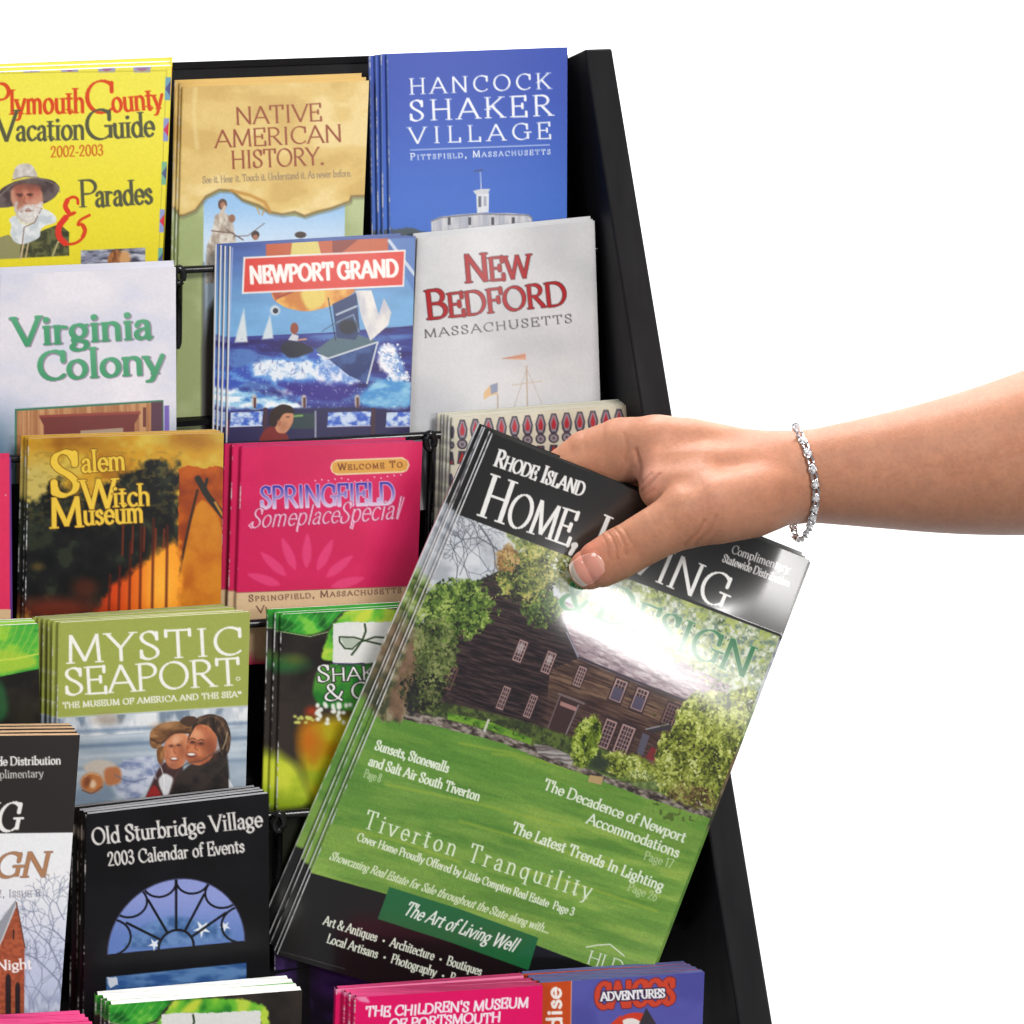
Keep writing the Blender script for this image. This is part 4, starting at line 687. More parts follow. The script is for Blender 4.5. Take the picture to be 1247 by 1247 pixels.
    win(633.5, 793, 11, 27, 5); win(668, 807, 11, 27, 5); win(706, 824, 10, 25, 5); win(613, 850, 9, 29, 5); win(646, 860, 9, 29, 5); win(572, 768, 9, 24, 4, 2, (130, 106, 104)); win(549, 826, 9, 28, 4, 2, (116, 80, 72))
    A.ell(634, 789, 4, 7, (190, 176, 176), rot=20, soft=1.4, alpha=.7); A.ell(669, 803, 3.4, 6, (196, 182, 180), rot=20, soft=1.4, alpha=.7)
    win(753, 841, 15, 27, 5, 3, shade=(84, 76, 96)); win(779, 852, 15, 27, 5, 3, shade=(84, 76, 96)); win(816, 870, 14, 26, 5, 3, (130, 96, 92)); win(739, 894, 14, 36, 6, 3); win(760, 901, 17, 36, 6, 4)
    A.poly(Z2((90, 610), (185, 650), (110, 870), (10, 850)), (66, 44, 46)); A.poly(Z2((95, 640), (180, 672), (172, 692), (90, 660)), (176, 130, 124)); A.line(Z2((86, 602), (212, 652)), 2.6, (120, 104, 104)); A.line(Z2((185, 660), (95, 868)), 1.6, (140, 126, 130)); A.line(Z2((92, 612), (20, 800)), 1.6, (116, 96, 96))
    A.poly(Z2((525, 780), (650, 752), (660, 780), (560, 800)), (58, 52, 60)); A.line(Z2((526, 782), (640, 756)), 1.6, (150, 146, 150)); A.poly(Z2((555, 870), (590, 890), (580, 950), (525, 925)), (130, 44, 50)); A.poly(Z2((510, 800), (545, 815), (510, 915), (480, 900)), (92, 88, 104))
    A.poly([(520, 850), (640, 878), (720, 905), (820, 950), (815, 972), (660, 915), (520, 874)], (0, 0, 0), tex=tex2((50, 60, 34), (92, 110, 48), .2, .2, 109), soft=2)
    # stone wall, steps
    st = tex3((56, 46, 44), (112, 100, 92), (160, 150, 140), .16, .3, 111, 3, .3)
    A.poly([(440, 858), (470, 862), (540, 874), (620, 898), (665, 914), (740, 946), (800, 965), (860, 985), (900, 1000), (898, 1008), (850, 992), (790, 973), (738, 953), (660, 925), (610, 904), (530, 884), (470, 872), (440, 868)], (0, 0, 0), tex=st, warp=1.2)
    A.poly([(650, 906), (668, 908), (700, 922), (696, 932), (655, 918)], (0, 0, 0), tex=tex2((110, 100, 98), (178, 172, 168), .05, .5, 113)); A.poly([(718, 944), (735, 946), (732, 956), (716, 952)], (190, 160, 110)); A.poly([(545, 868), (600, 880), (648, 900), (646, 907), (600, 890), (545, 876)], (0, 0, 0), tex=tex2((70, 120, 30), (120, 166, 48), .1, .2, 114)); A.line([(595, 877), (590, 890)], 3, (206, 206, 190))
    # leaves
    lf = tex3((44, 64, 24), (84, 112, 42), (136, 158, 74), .26, .26, 121)
    A.poly([(430, 868), (470, 770), (500, 740), (516, 780), (500, 860), (486, 884)], (0, 0, 0), tex=tex3((60, 66, 42), (110, 104, 70), (150, 140, 112), .12, .12, 120), soft=2, warp=5)
    def bush(P, t, warp=7, soft=1.6, holes=.0, seed=7):
        A.poly(P, (0, 0, 0), tex=t, soft=soft, warp=warp, ws=.16)
    A.ell(552, 742, 44, 34, (0, 0, 0), tex=lf, soft=2.5, warp=16, ws=.12); A.ell(530, 790, 26, 40, (0, 0, 0), tex=tex3((52, 60, 34), (86, 104, 48), (126, 132, 84), .26, .26, 122), soft=2.5, warp=14, ws=.12); A.ell(515, 840, 30, 26, (0, 0, 0), tex=tex3((40, 44, 30), (76, 92, 42), (118, 122, 76), .26, .26, 123), soft=3, warp=14, ws=.12)
    A.ell(575, 738, 22, 26, (0, 0, 0), tex=lf, soft=2.5, warp=13, ws=.14); A.ell(640, 700, 34, 30, (0, 0, 0), tex=tex3((50, 56, 32), (98, 116, 52), (160, 160, 84), .26, .26, 124), soft=2.5, warp=14, ws=.14); A.ell(662, 740, 22, 20, (0, 0, 0), tex=tex3((48, 62, 28), (86, 114, 48), (136, 150, 72), .26, .26, 125), soft=2.5, warp=14, ws=.14); A.ell(668, 672, 26, 22, (0, 0, 0), tex=tex3((92, 106, 50), (140, 148, 66), (190, 186, 110), .12, .2, 126), soft=3, warp=10)
    A.ell(618, 680, 13, 14, (0, 0, 0), tex=tex2((130, 96, 56), (176, 146, 88), .2, .2, 127), soft=2.5, warp=8)
    A.poly([(470, 862), (500, 780), (512, 772), (500, 850), (486, 880)], (128, 92, 74), soft=3, alpha=.7, warp=4); A.poly([(494, 850), (506, 822), (512, 860), (500, 876)], (34, 34, 36), soft=2, alpha=.9)
    bl = tex3((78, 88, 26), (140, 150, 56), (196, 204, 112), .24, .24, 131)
    A.poly(Z2((720, 640), (770, 600), (850, 590), (960, 600), (1060, 560), (1180, 640), (1150, 850), (1060, 1060), (960, 1210), (860, 1190), (600, 1110), (560, 1000), (600, 800), (660, 790), (680, 690)), (0, 0, 0), tex=bl, soft=1.5, warp=7, ws=.14); A.poly(Z2((660, 1040), (860, 1080), (850, 1200), (640, 1130)), (0, 0, 0), tex=tex2((84, 62, 36), (150, 150, 70), .2, .2, 135), soft=3, warp=5)
    i = A.sub(795, 830, 925, 1000); n = fbm(A.X[i] * .22, A.Y[i] * .24, 137, 3); A.mix(i, sstep(.60, .72, n) * .55 * (A.Y[i] > 845 + .3 * (A.X[i] - 820)), (58, 62, 24))
    A.ell(766, 934, 36, 15, (0, 0, 0), rot=16, tex=tex3((90, 104, 30), (136, 152, 52), (180, 194, 92), .18, .18, 133), soft=1.6, warp=5); A.ell(782, 950, 22, 9, (0, 0, 0), rot=18, tex=tex2((92, 112, 60), (128, 146, 84), .2, .2, 139), soft=2, warp=3); A.ell(852, 978, 4, 3, (240, 240, 236))
    E = lambda cx, cy, rx, ry, rot=0: [(cx + rx * math.cos(t) * math.cos(R(rot)) - ry * math.sin(t) * math.sin(R(rot)), cy + rx * math.cos(t) * math.sin(R(rot)) + ry * math.sin(t) * math.cos(R(rot))) for t in np.linspace(0, 6.283, 17)[:-1]]
    dk = [(26, 34, 18), (44, 62, 26), (66, 94, 34), (92, 122, 46), (130, 156, 66), (168, 186, 96)]
    A.dabs(E(550, 744, 48, 40), 900, dk, seed=21); A.dabs(E(530, 796, 28, 44), 600, [(30, 32, 22), (52, 62, 34), (78, 94, 44), (104, 118, 60), (140, 146, 90)], seed=22); A.dabs(E(514, 842, 30, 24), 320, [(24, 26, 20), (46, 54, 30), (78, 84, 46), (118, 112, 70)], seed=23)
    A.dabs(E(640, 704, 36, 34), 700, [(34, 36, 24), (64, 76, 34), (98, 112, 48), (140, 140, 66), (178, 170, 92)], seed=24); A.dabs(E(662, 742, 22, 22), 260, dk, seed=25); A.dabs(E(664, 678, 38, 24, 20), 420, [(84, 92, 44), (128, 136, 60), (168, 168, 90), (204, 196, 128)], seed=26); A.dabs(E(618, 682, 15, 15), 120, [(120, 88, 50), (164, 128, 74), (192, 160, 104)], seed=27)
    A.dabs(E(596, 716, 20, 16), 60, dk, seed=28, alpha=.8); A.dabs(E(600, 650, 50, 22, 20), 150, [(116, 120, 124), (146, 150, 154)], r=(.8, 1.6), seed=29, alpha=.6)
    A.dabs([(640, 650), (960, 772), (990, 800), (930, 880), (840, 820), (700, 730)], 1700, [(66, 84, 52), (104, 124, 70), (146, 158, 92), (184, 192, 130), (208, 214, 190), (222, 226, 218)], seed=30, r=(1.1, 2.8))
    br = [(48, 54, 18), (84, 94, 30), (120, 132, 44), (154, 164, 64), (188, 196, 98), (214, 220, 146)]
    A.dabs(Z2((720, 640), (770, 600), (850, 590), (960, 600), (1060, 560), (1180, 640), (1150, 850), (1060, 1060), (960, 1210), (860, 1180), (600, 1110), (560, 1000), (600, 800), (660, 790), (680, 690)), 2300, br, seed=31, r=(1.2, 2.7)); A.dabs(Z2((660, 1060), (860, 1090), (940, 1200), (640, 1130)), 260, [(70, 50, 30), (112, 90, 50), (150, 146, 76)], seed=32)
    A.dabs(E(766, 934, 37, 16, 16), 420, br, seed=33, r=(1, 2.1)); A.dabs([(520, 856), (640, 882), (700, 900), (700, 914), (640, 900), (520, 872)], 260, [(34, 42, 22), (66, 84, 34), (98, 120, 50)], seed=34, r=(1, 2))
    A.ell(714, 903, 16, 32, (0, 0, 0), rot=17, tex=tex3((46, 58, 14), (112, 136, 34), (176, 194, 78), .3, .16, 134), soft=1.5, warp=4, ws=.2); A.ell(730, 930, 12, 8, (48, 60, 44), soft=3)
    A.dabs(E(714, 903, 17, 33, 17), 420, [(36, 46, 12), (78, 98, 24), (118, 140, 38), (158, 178, 66), (196, 210, 110)], seed=35, r=(1, 2.2))
    # black bands, masthead
    A.poly([(520, 480), (700, 500), (1010, 650), (1010, 800), (948, 774.5), (570, 631), (520, 612)], (15, 13, 13))
    k = dict(wt=.15, thin=.045, serif=.09)
    W = (238, 237, 234)
    A.text('Rhode Island', (601, 567.5), (709, 605), 22, W, small=.8, wt=.18, thin=.07, serif=.06)
    A.text('Home,', (582, 628), (703, 669), 54, W, small=.8, wt=.115, thin=.033, serif=.07)
    A.text('Living', (716, 674), (880, 742.5), 52, W, small=.8, wt=.115, thin=.033, serif=.07)
    A.text('Complimentary', (890, 673.5), (960, 698.5), 11, (214, 212, 210), wt=.13, thin=.07, serif=.05); A.text('Statewide Distribution', (879, 684), (960, 715), 10.5, (214, 212, 210), wt=.15, thin=.08, serif=.05)
    gr = (20, 112, 62)
    A.text('&', (679, 738), (708, 750), 38, (22, 122, 66), wt=.16, thin=.06, serif=0, outline=(.8, (150, 190, 140))); A.text('Design', (724, 752), (908, 826), 47, gr, small=.84, wt=.15, thin=.03, serif=.09, outline=(.6, (186, 206, 170)))
    # lawn lines
    W = (236, 244, 226); b = dict(wt=.165, thin=.075, serif=.05); nb = dict(wt=.12, thin=.065, serif=.04)
    A.text('Sunsets, Stonewalls', (456, 913), (545, 941.5), 13, W, **b); A.text('and Salt Air South Tiverton', (448, 932), (582.5, 976), 13, W, **b); A.text('Page 8', (442.5, 946.5), (462.5, 953), 11, (206, 224, 186), alpha=.75, **nb)
    A.text('The Decadence of Newport', (661, 961), (832.5, 1026.5), 14, W, **b); A.text('Accommodations', (713.5, 1002.5), (825, 1045), 14, W, **b); A.text('Page 17', (783.5, 1046.5), (818, 1057.5), 11, (214, 230, 190), alpha=.75, **nb)
    A.text('The Latest Trends In Lighting', (622, 1013.5), (805.5, 1085.5), 14, W, **b); A.text('Page 26', (763.5, 1084.5), (798.5, 1098), 11, (214, 230, 190), alpha=.7, **nb)
    A.text('Tiverton Tranquility', (442, 1008), (717, 1096), 23, (226, 240, 212), track=.3, wt=.1, thin=.045, serif=.09)
    A.text('Cover Home Proudly Offered by Little Compton Real Estate  Page 3', (434, 1023.5), (697.5, 1115.5), 10.5, W, **dict(nb, wt=.15))
    A.text('Showcasing Real Estate for Sale throughout the State along with...', (400.5, 1046.5), (667, 1137), 11, (226, 238, 206), slant=.25, **dict(nb, wt=.14))
    A.poly([(300, 1040), (376.5, 1062.3), (480, 1091.5), (600, 1131), (724, 1178), (860, 1222), (860, 1340), (300, 1340)], (14, 12, 13))
    A.poly([(474, 1080), (560, 1107), (655.5, 1142), (643.5, 1181.5), (550, 1148), (460, 1119)], (28, 104, 58))
    A.text('The Art of Living Well', (490, 1113.5), (625, 1160), 18, (238, 244, 236), wt=.13, thin=.07, serif=0, slant=.28, nib=40, bounce=.08)
    A.text('Art & Antiques  *  Architecture  *  Boutiques', (393, 1126), (585, 1188.5), 12, W, **dict(b, wt=.15)); A.text('Local Artisans  *  Photography  *  Restaurants', (397.5, 1148), (597, 1211), 12, W, **dict(b, wt=.15))
    A.line([(714, 1153.5), (727, 1151), (743, 1150), (760, 1164)], 1.4, (230, 240, 216)); A.text('HLD', (714, 1173), (757, 1187), 17, (236, 244, 226), wt=.09, thin=.05, serif=.06)
    A.line([(338, 1158), (362, 1164), (420, 1180)], .8, (120, 118, 116), .6)
# ------------------------------------------------------------------ setting
o = mesh('backdrop', [(-6, 3.4, -3), (6, 3.4, -3), (6, 3.4, 5), (-6, 3.4, 5)], [(0, 1, 2, 3)], M_BACKDROP); tag(o, kind='structure')

# ------------------------------------------------------------------ the rack
TIER = [1.25, 1.205, 1.16, 1.112, 1.062, 1.005]           # distance of each tier where x = 480
YAW = R(12.5); TAN = np.array([math.cos(YAW), math.sin(YAW), 0]); HOR = np.array([math.sin(YAW), -math.cos(YAW), 0]); UP = np.array([0, 0, 1.0])
A0 = at(712, 62, 1.28)
def on_side(x, y):                                       # a pixel on the vertical plane of the side panel's inner face
    r = ray(x, y); return ORG + r * ((A0 - ORG) @ TAN / (r @ TAN))
rack = empty('brochure_rack', on_side(800, 1247), 'black metal tiered brochure rack with sloping side panel and wire rails', 'display rack')
p_top = at(712, 60, 1.28); p_bot = on_side(921, 1380)
th = TAN * .0172; dp = -HOR * .16
top_b = p_top + dp + UP * .006
c = [p_top, p_top + th, p_bot + th, p_bot]
side = [p_top, p_top + th, p_bot + th, p_bot, p_top - HOR * .055 - UP * .016, p_top - HOR * .055 - UP * .016 + th, p_bot - HOR * .19 + th, p_bot - HOR * .19]
o = mesh('side_panel', side, box_faces(side), M_BLACK, rack, smooth=False)
bv = o.modifiers.new('bevel', 'BEVEL'); bv.width = .0012; bv.segments = 2
L = TAN * -.50
bt = p_top - HOR * .047 - UP * .0105; bb = bt - UP * .52 + HOR * .112
bp_ = [bt + L, bt + TAN * .004, bb + TAN * .004, bb + L]; bp_ = bp_ + [q - HOR * .006 for q in bp_]
o = mesh('back_panel', bp_, box_faces(bp_), M_BLACK, rack, smooth=False)
lip = [bt + L + UP * .004, bt + UP * .004 + TAN * .003, bt + TAN * .003, bt + L]; lip = [q + HOR * .002 for q in lip] + [q - HOR * .0075 - UP * .0015 for q in lip]
mesh('top_lip', lip, box_faces(lip), M_BLACK, rack, smooth=False)
RAILY = [328, 546, 764, 1000, 1212]
for k, y in enumerate(RAILY):
    pl = book_plane(480, (200, 420, 640, 850, 1080)[k], TIER[k]).back(-.0075)
    # ledge the copies stand on, hidden behind the next tier
    q0, q1 = pl.hit(np.array([-160., 735 + 34 * k]), np.array([y + 190., y + 170.]))
    q0[2] = q1[2] = (q0[2] + q1[2]) / 2
    led = [q0, q1, q1 - UP * .003, q0 - UP * .003]; led = led + [q - HOR * .045 for q in led]
    mesh('ledge', led, box_faces(led), M_BLACK, rack, smooth=False)
    if k == 4: continue
    x1 = 745 + 40 * k
    a, b = pl.hit(np.array([-140., x1]), np.array([float(y) + 22, y - .0 * (x1)]))
    yy = lambda x: y + .045 * (240 - x) * (1 + .25 * k)
    xs = np.linspace(-140, x1 - 6, 30); P = pl.hit(xs, np.array([yy(x) for x in xs]))
    V, F = tube(P, .0021, 10); parts = [(V, F)]
    for cx_ in ((217, 222), (522, ), (335, 8), (338, ), ())[k][:1]:     # eyes where the pocket wires end
        e = pl.hit(np.array(float(cx_)), np.array(yy(cx_) + 5.)); e = e + HOR * .003
        loop = [e + TAN * .0026 * math.cos(t) + UP * .0042 * math.sin(t) for t in np.linspace(0, 2 * math.pi, 21)[:-1]]
        parts.append(tube(loop, .0020, 10, True))
        parts.append(tube([e - UP * .006, e - UP * .03 - HOR * .002, e - UP * .07 - HOR * .006], .0022, 10))
    V, F = join(parts); mesh('wire_rail', V, F, M_WIRE, rack)

# ------------------------------------------------------------------ booklets
ORD = ['', 'second', 'third', 'fourth', 'fifth', 'sixth', 'seventh']
def grid_faces(nv, nu):
    i = np.arange(nv * nu).reshape(nv, nu); return np.stack([i[:-1, :-1], i[1:, :-1], i[1:, 1:], i[:-1, 1:]], -1).reshape(-1, 4)
def lift(P, off, n):                                     # raise a point off its plane by off, along the line of sight
    r = P - ORG; return P + r * (off / (r @ n))[..., None]
def build_copy(name, kind, quad, plane, t, mat, pmat, bow, colors=None, res=None, vis=None, strip=None, spine=None, bend=None, label=None, cat=None, group=None, wear_glint=.42):
    (ax, ay), (bx, by), (cx, cy), (dx, dy) = quad
    if res is None: us = np.linspace(0, 1, 10); vs = np.linspace(0, 1, 200)
    else: us, vs = res
    U, V = np.meshgrid(us, vs)
    def px(U, V): return ((1 - V) * ((1 - U) * ax + U * bx) + V * ((1 - U) * dx + U * cx), (1 - V) * ((1 - U) * ay + U * by) + V * ((1 - U) * dy + U * cy))
    X, Y = px(U, V); P = plane.hit(X, Y); n = plane.n
    off = (bend(U, V) if bend else bow * (1 - (2 * U - 1) ** 2)); P = lift(P, off, n)
    C0 = P[0, 0]; tl, tr, bl = plane.hit(np.array([ax, bx, dx]), np.array([ay, by, dy])); tv = (tr - tl) / np.linalg.norm(tr - tl)
    root = empty(name, (P[-1].mean(0)), label, cat, group)
    # cover: printed front face, rounded over the spine on the left
    r = min(.0009, t * .45); ang = np.radians([90, 65, 40, 18]); E = P[:, 0]
    wrap = [E - tv * r - n * t] + [E - tv * r * math.sin(a) - n * r * (1 - math.cos(a)) for a in ang]
    VV = np.concatenate([np.stack(wrap, 1), P], 1); nv, nu = VV.shape[:2]
    col = colors if colors is not None else strip
    sp = col[:, :1] if spine is None else np.tile(spine, (nv, 1, 1))
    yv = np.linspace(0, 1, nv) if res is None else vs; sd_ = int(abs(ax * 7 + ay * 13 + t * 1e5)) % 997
    wr = sstep(1 - wear_glint, 1.02 - wear_glint * .5, fbm(yv * 90, yv * 0 + sd_, sd_, 3) * .55 + fbm(yv * 9, yv * 0 + sd_, sd_ + 5, 2) * .6)  # whitened streaks along the fold: worn paper, and spine glints painted into the colour
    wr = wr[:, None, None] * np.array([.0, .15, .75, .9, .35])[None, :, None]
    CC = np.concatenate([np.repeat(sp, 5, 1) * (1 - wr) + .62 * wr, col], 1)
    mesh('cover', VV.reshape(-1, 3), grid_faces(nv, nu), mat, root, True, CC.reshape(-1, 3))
    # page block behind it
    us2 = np.linspace(.004, .996, 14); vs2 = np.array([.002, .998]); U2, V2 = np.meshgrid(us2, vs2); X2, Y2 = px(U2, V2)
    o2 = (bend(U2, V2) if bend else bow * (1 - (2 * U2 - 1) ** 2)); F_ = lift(plane.hit(X2, Y2), o2, n) - n * .00012
    if bend:
        us2 = np.linspace(.004, .996, 40); vs2 = np.linspace(.002, .998, 70); U2, V2 = np.meshgrid(us2, vs2); X2, Y2 = px(U2, V2); F_ = lift(plane.hit(X2, Y2), bend(U2, V2), n) - n * .0008
    B_ = F_ - n * (t - .0002); nr, nc = F_.shape[:2]; VV = np.concatenate([F_.reshape(-1, 3), B_.reshape(-1, 3)]); K = nr * nc
    g = grid_faces(nr, nc); fs = [tuple(q) for q in g] + [tuple(int(i) + K for i in q[::-1]) for q in g]
    for j in range(nc - 1): fs += [(j, j + 1, K + j + 1, K + j), ((nr - 1) * nc + j + 1, (nr - 1) * nc + j, K + (nr - 1) * nc + j, K + (nr - 1) * nc + j + 1)]
    for j in range(nr - 1): fs += [((j + 1) * nc, j * nc, K + j * nc, K + (j + 1) * nc), (j * nc + nc - 1, (j + 1) * nc + nc - 1, K + (j + 1) * nc + nc - 1, K + j * nc + nc - 1)]
    mesh('page_block', VV, fs, pmat, root, False)
    return root
def stack(name, cat, front, plural, quad, plane, t, art, vis, copies, mat=None, pmat=None, bow=.0012, S=1.0, spine=None, bend=None, gap=.0004, gain=.86, wear_glint=.42):
    """front copy with full artwork and the copies behind it, each one shifted as the photograph shows"""
    mat = mat or M_GLOSS; pmat = pmat or M_PAGE
    (ax, ay), (bx, by), (cx, cy), (dx, dy) = quad
    wpx = math.hypot(bx - ax, by - ay); hpx = math.hypot(dx - ax, dy - ay)
    u0 = max(0.0, (-14 - max(ax, dx)) / wpx); fv = min(1.0, (vis + 14 - min(ay, by)) / hpx)
    us = np.arange(u0, 1.0, S / wpx); us = np.concatenate([us, [1.0]])
    if u0 > 0: us = np.concatenate([np.linspace(0, u0, 9)[:-1], us])
    vs = np.concatenate([np.arange(0, fv, S / hpx), [fv]]);
    if fv < .995: vs = np.concatenate([vs, np.linspace(fv, 1, 4)[1:]])
    U, V = np.meshgrid(us, vs)
    X = (1 - V) * ((1 - U) * ax + U * bx) + V * ((1 - U) * dx + U * cx); Y = (1 - V) * ((1 - U) * ay + U * by) + V * ((1 - U) * dy + U * cy)
    A = Art(X, Y, px=S); art(A); A.grain(.05, .5, 3); C = (lin(np.clip(A.C, 0, 1)) * gain).reshape(*U.shape, 3)
    grp = 'stack of ' + plural if copies else None
    build_copy(name, cat, quad, plane, t, mat, pmat, bow, C, (us, vs), vis, None, spine, bend, front, cat, grp, wear_glint)
    k0 = 8 if u0 > 0 else 0
    left = C[:, k0 + 2:k0 + 9].mean(1); vq = np.linspace(0, 1, 200)
    st = np.stack([np.interp(vq, vs, left[:, k]) for k in range(3)], -1)
    st = np.repeat(st[:, None], 10, 1)
    for i, cp in enumerate(copies):
        sh = [cp] * 4 if np.ndim(cp[0]) == 0 else cp
        rj = random.Random(int(ax * 3 + ay * 5) + i * 11); J = [(rj.uniform(-.8, .8), rj.uniform(-1.1, 1.1)) for _ in range(2)] + [(rj.uniform(-2, 2), 0) for _ in range(2)]
        q = [(p[0] + s_[0] + j_[0], p[1] + s_[1] + j_[1]) for p, s_, j_ in zip(quad, sh, J)]
        lab = f'{ORD[i + 1]} copy from the front in the stack of {plural}'
        build_copy(name, cat, q, plane.back((i + 1) * (t + gap)), t, mat, pmat, bow, None, None, None, st, spine, bend, lab, cat, grp, wear_glint)

P_WARM = page_mat('cream_page_edges', rgb(214, 196, 150)); P_PINK = page_mat('pink_page_edges', rgb(226, 70, 130)); P_BLUE = page_mat('blue_page_edges', rgb(120, 124, 186)); P_GREEN = page_mat('olive_page_edges', rgb(206, 210, 170)); P_PURPLE = page_mat('purple_page_edges', rgb(120, 96, 150)); P_GREY = page_mat('grey_page_edges', rgb(150, 150, 154)); P_TAN = page_mat('tan_page_edges', rgb(196, 160, 126))
T = TIER
# top tier
stack('guide_book', 'guide book', 'thick yellow county guide with bearded man in a wide hat, front copy', 'thick yellow county guides', [(-14, 88.5), (209, 80), (196, 352), (-20, 360)], book_plane(480, 200, T[0], 12.5, 2.0), .007, art_yellow_guide, 326, [(-1, -5), (1, -10)], M_SATIN, bow=.0008)
stack('brochure', 'brochure', 'tan parchment brochure with torn edge picture, front copy', 'tan parchment brochures', [(224, 105.5), (449.5, 98), (431, 560), (213, 562)], book_plane(480, 200, T[0]), .0028, art_parchment, 525, [(-4, -4), (-8.5, -8)], M_SATIN, P_WARM)
stack('brochure', 'brochure', 'deep blue brochure with round stone barn, front copy', 'deep blue barn brochures', [(473, 66), (691, 57.5), (690, 330), (477, 338)], book_plane(480, 200, T[0] - .004), .0035, art_blue_village, 285, [(-8, .3), (-14, .6), (-21, .9)], M_SATIN, P_BLUE, spine=lin(rgb(96, 122, 196)) * .8)
# second tier
stack('brochure', 'brochure', 'lavender brochure with green lettering and wooden chest, front copy', 'lavender brochures with green lettering', [(1.5, 334.5), (214, 325), (215, 580), (-2, 590)], book_plane(480, 420, T[1]), .0035, art_lavender, 535, [(-2, -4), (-3, -8)], M_SATIN)
stack('brochure', 'brochure', 'blue sailing brochure with red title banner, front copy', 'blue sailing brochures', [(281.5, 299.7), (506, 287.5), (497, 590), (276, 596)], book_plane(480, 420, T[1]), .0024, art_sailing, 545, [(-6, -1), (-11, -2), (-17.5, -3.5)], spine=lin(rgb(226, 226, 232)) * .85)
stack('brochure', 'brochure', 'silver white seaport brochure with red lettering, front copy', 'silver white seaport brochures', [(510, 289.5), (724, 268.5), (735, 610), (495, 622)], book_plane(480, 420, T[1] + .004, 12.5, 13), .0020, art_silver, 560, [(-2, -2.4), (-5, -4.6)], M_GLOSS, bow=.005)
# third tier
stack('brochure', 'brochure', 'magenta brochure cut off by left edge of picture, front copy', 'magenta brochures at left edge', [(-220, 566), (13.5, 556.5), (15.5, 780), (-220, 790)], book_plane(480, 640, T[2]), .003, art_magenta, 760, [(-2, -4)], None, P_PURPLE)
stack('brochure', 'brochure', 'orange and black dusk brochure with yellow lettering, front copy', 'orange dusk brochures', [(36, 534), (272.5, 527), (268, 790), (31, 800)], book_plane(480, 640, T[2]), .0034, art_dusk, 752, [(-4, -2.5), (-9, -4.5)])
stack('brochure', 'brochure', 'magenta welcome brochure with yellow pill label, front copy', 'magenta welcome brochures', [(296, 544), (514.5, 537.5), (505, 800), (287, 810)], book_plane(480, 640, T[2]), .0042, art_pink_welcome, 762, [(-11, -2), (-20.5, -4)], None, P_PURPLE)
stack('brochure', 'brochure', 'cream brochure patterned with grey and red pins, front copy', 'cream pin patterned brochures', [(552.5, 508.5), (771, 492.5), (768, 680), (547, 690)], book_plane(480, 600, T[2] + .008), .0026, art_pattern, 610, [(-5, -2), (-9, -3.6), (-13, -5), (-17.5, -6.5)])
# fourth tier
stack('brochure', 'brochure', 'dark brochure with bright leaf cut off at left edge, front copy', 'leafy brochures at left edge', [(-220, 772), (46.5, 759.5), (49, 900), (-220, 915)], book_plane(480, 850, T[3]), .003, art_leaf_edge, 880, [(-3, -3.5), (-6, -7)])
stack('brochure', 'brochure', 'olive green museum brochure with two laughing people, front copy', 'olive green museum brochures', [(73, 758.5), (304.5, 745), (298, 1010), (68, 1024)], book_plane(480, 850, T[3]), .0036, art_olive, 972, [(-6.5, -1.4), (-12.5, -2.8), (-19, -4.4), (-25, -6), (-31.5, -8)], M_SATIN, P_GREEN)
stack('brochure', 'brochure', 'dark leafy theatre brochure with white label beside tilted magazine, front copy', 'dark leafy brochures beside the tilted magazine', [(344, 748), (584, 734.5), (572, 1110), (335, 1124)], book_plane(480, 850, T[3]), .003, art_leaves, 1060, [(-8, -2.6), (-16, -5)])
# fifth tier
stack('magazine', 'magazine', 'upright black and white magazine with brick church at left edge, front copy', 'upright black church magazines', [(-290, 899), (97.5, 895), (67, 1310), (-320, 1318)], book_plane(480, 1080, T[4] - .006), .0058, art_black_home, 1246, [(-3, -4), (-7, -8), (-11, -12)], M_SATIN, P_TAN)
stack('brochure', 'brochure', 'black calendar brochure with blue fan shaped window, front copy', 'black fan window brochures', [(106, 991.5), (327, 966), (329, 1280), (102, 1290)], book_plane(480, 1080, T[4]), .0044, art_fanlight, 1222, [(-5, -3), (-9.5, -5), (-15.5, -8)], None, P_GREY)
stack('brochure', 'brochure', 'dark violet brochure mostly hidden below the tilted magazine', 'dark violet brochures', [(337, 1124), (560, 1110), (556, 1280), (334, 1290)], book_plane(480, 1160, T[4] + .016), .003, art_violet, 1246, [])
# bottom tier
stack('brochure', 'brochure', 'hot pink brochure at lower left corner, front copy', 'hot pink brochures in lower left corner', [(-220, 1266), (114, 1248), (114, 1330), (-220, 1340)], book_plane(480, 1290, T[5]), .005, art_pink_low, 1290, [(-4, -4.4), (-9, -8.6), (-15, -13)], None, P_PINK)
stack('brochure', 'brochure', 'green leafy brochure at bottom edge with torn white label, front copy', 'green leafy brochures at bottom edge', [(135, 1223.5), (368, 1205.5), (365, 1340), (131, 1350)], book_plane(480, 1290, T[5]), .0055, art_leaves_low, 1290, [(-5, -4), (-10, -8.5), (-16, -12.5)])
stack('brochure', 'brochure', 'hot pink museum brochure at bottom centre with white lettering, front copy', 'hot pink museum brochures at bottom centre', [(434, 1214.5), (661, 1200), (658, 1340), (430, 1350)], book_plane(480, 1290, T[5]), .0045, art_pink_museum, 1290, [(-6, -3), (-12, -6), (-23, -11)], None, P_PINK)
stack('brochure', 'brochure', 'violet blue adventure brochure with orange spine strip, front copy', 'violet blue adventure brochures', [(658, 1197), (858, 1183.5), (852, 1340), (655, 1352)], book_plane(480, 1290, T[5] + .005), .0045, art_violet_blue, 1290, [(-7, -3.5), (-14, -7), (-21, -10)], None, P_BLUE)

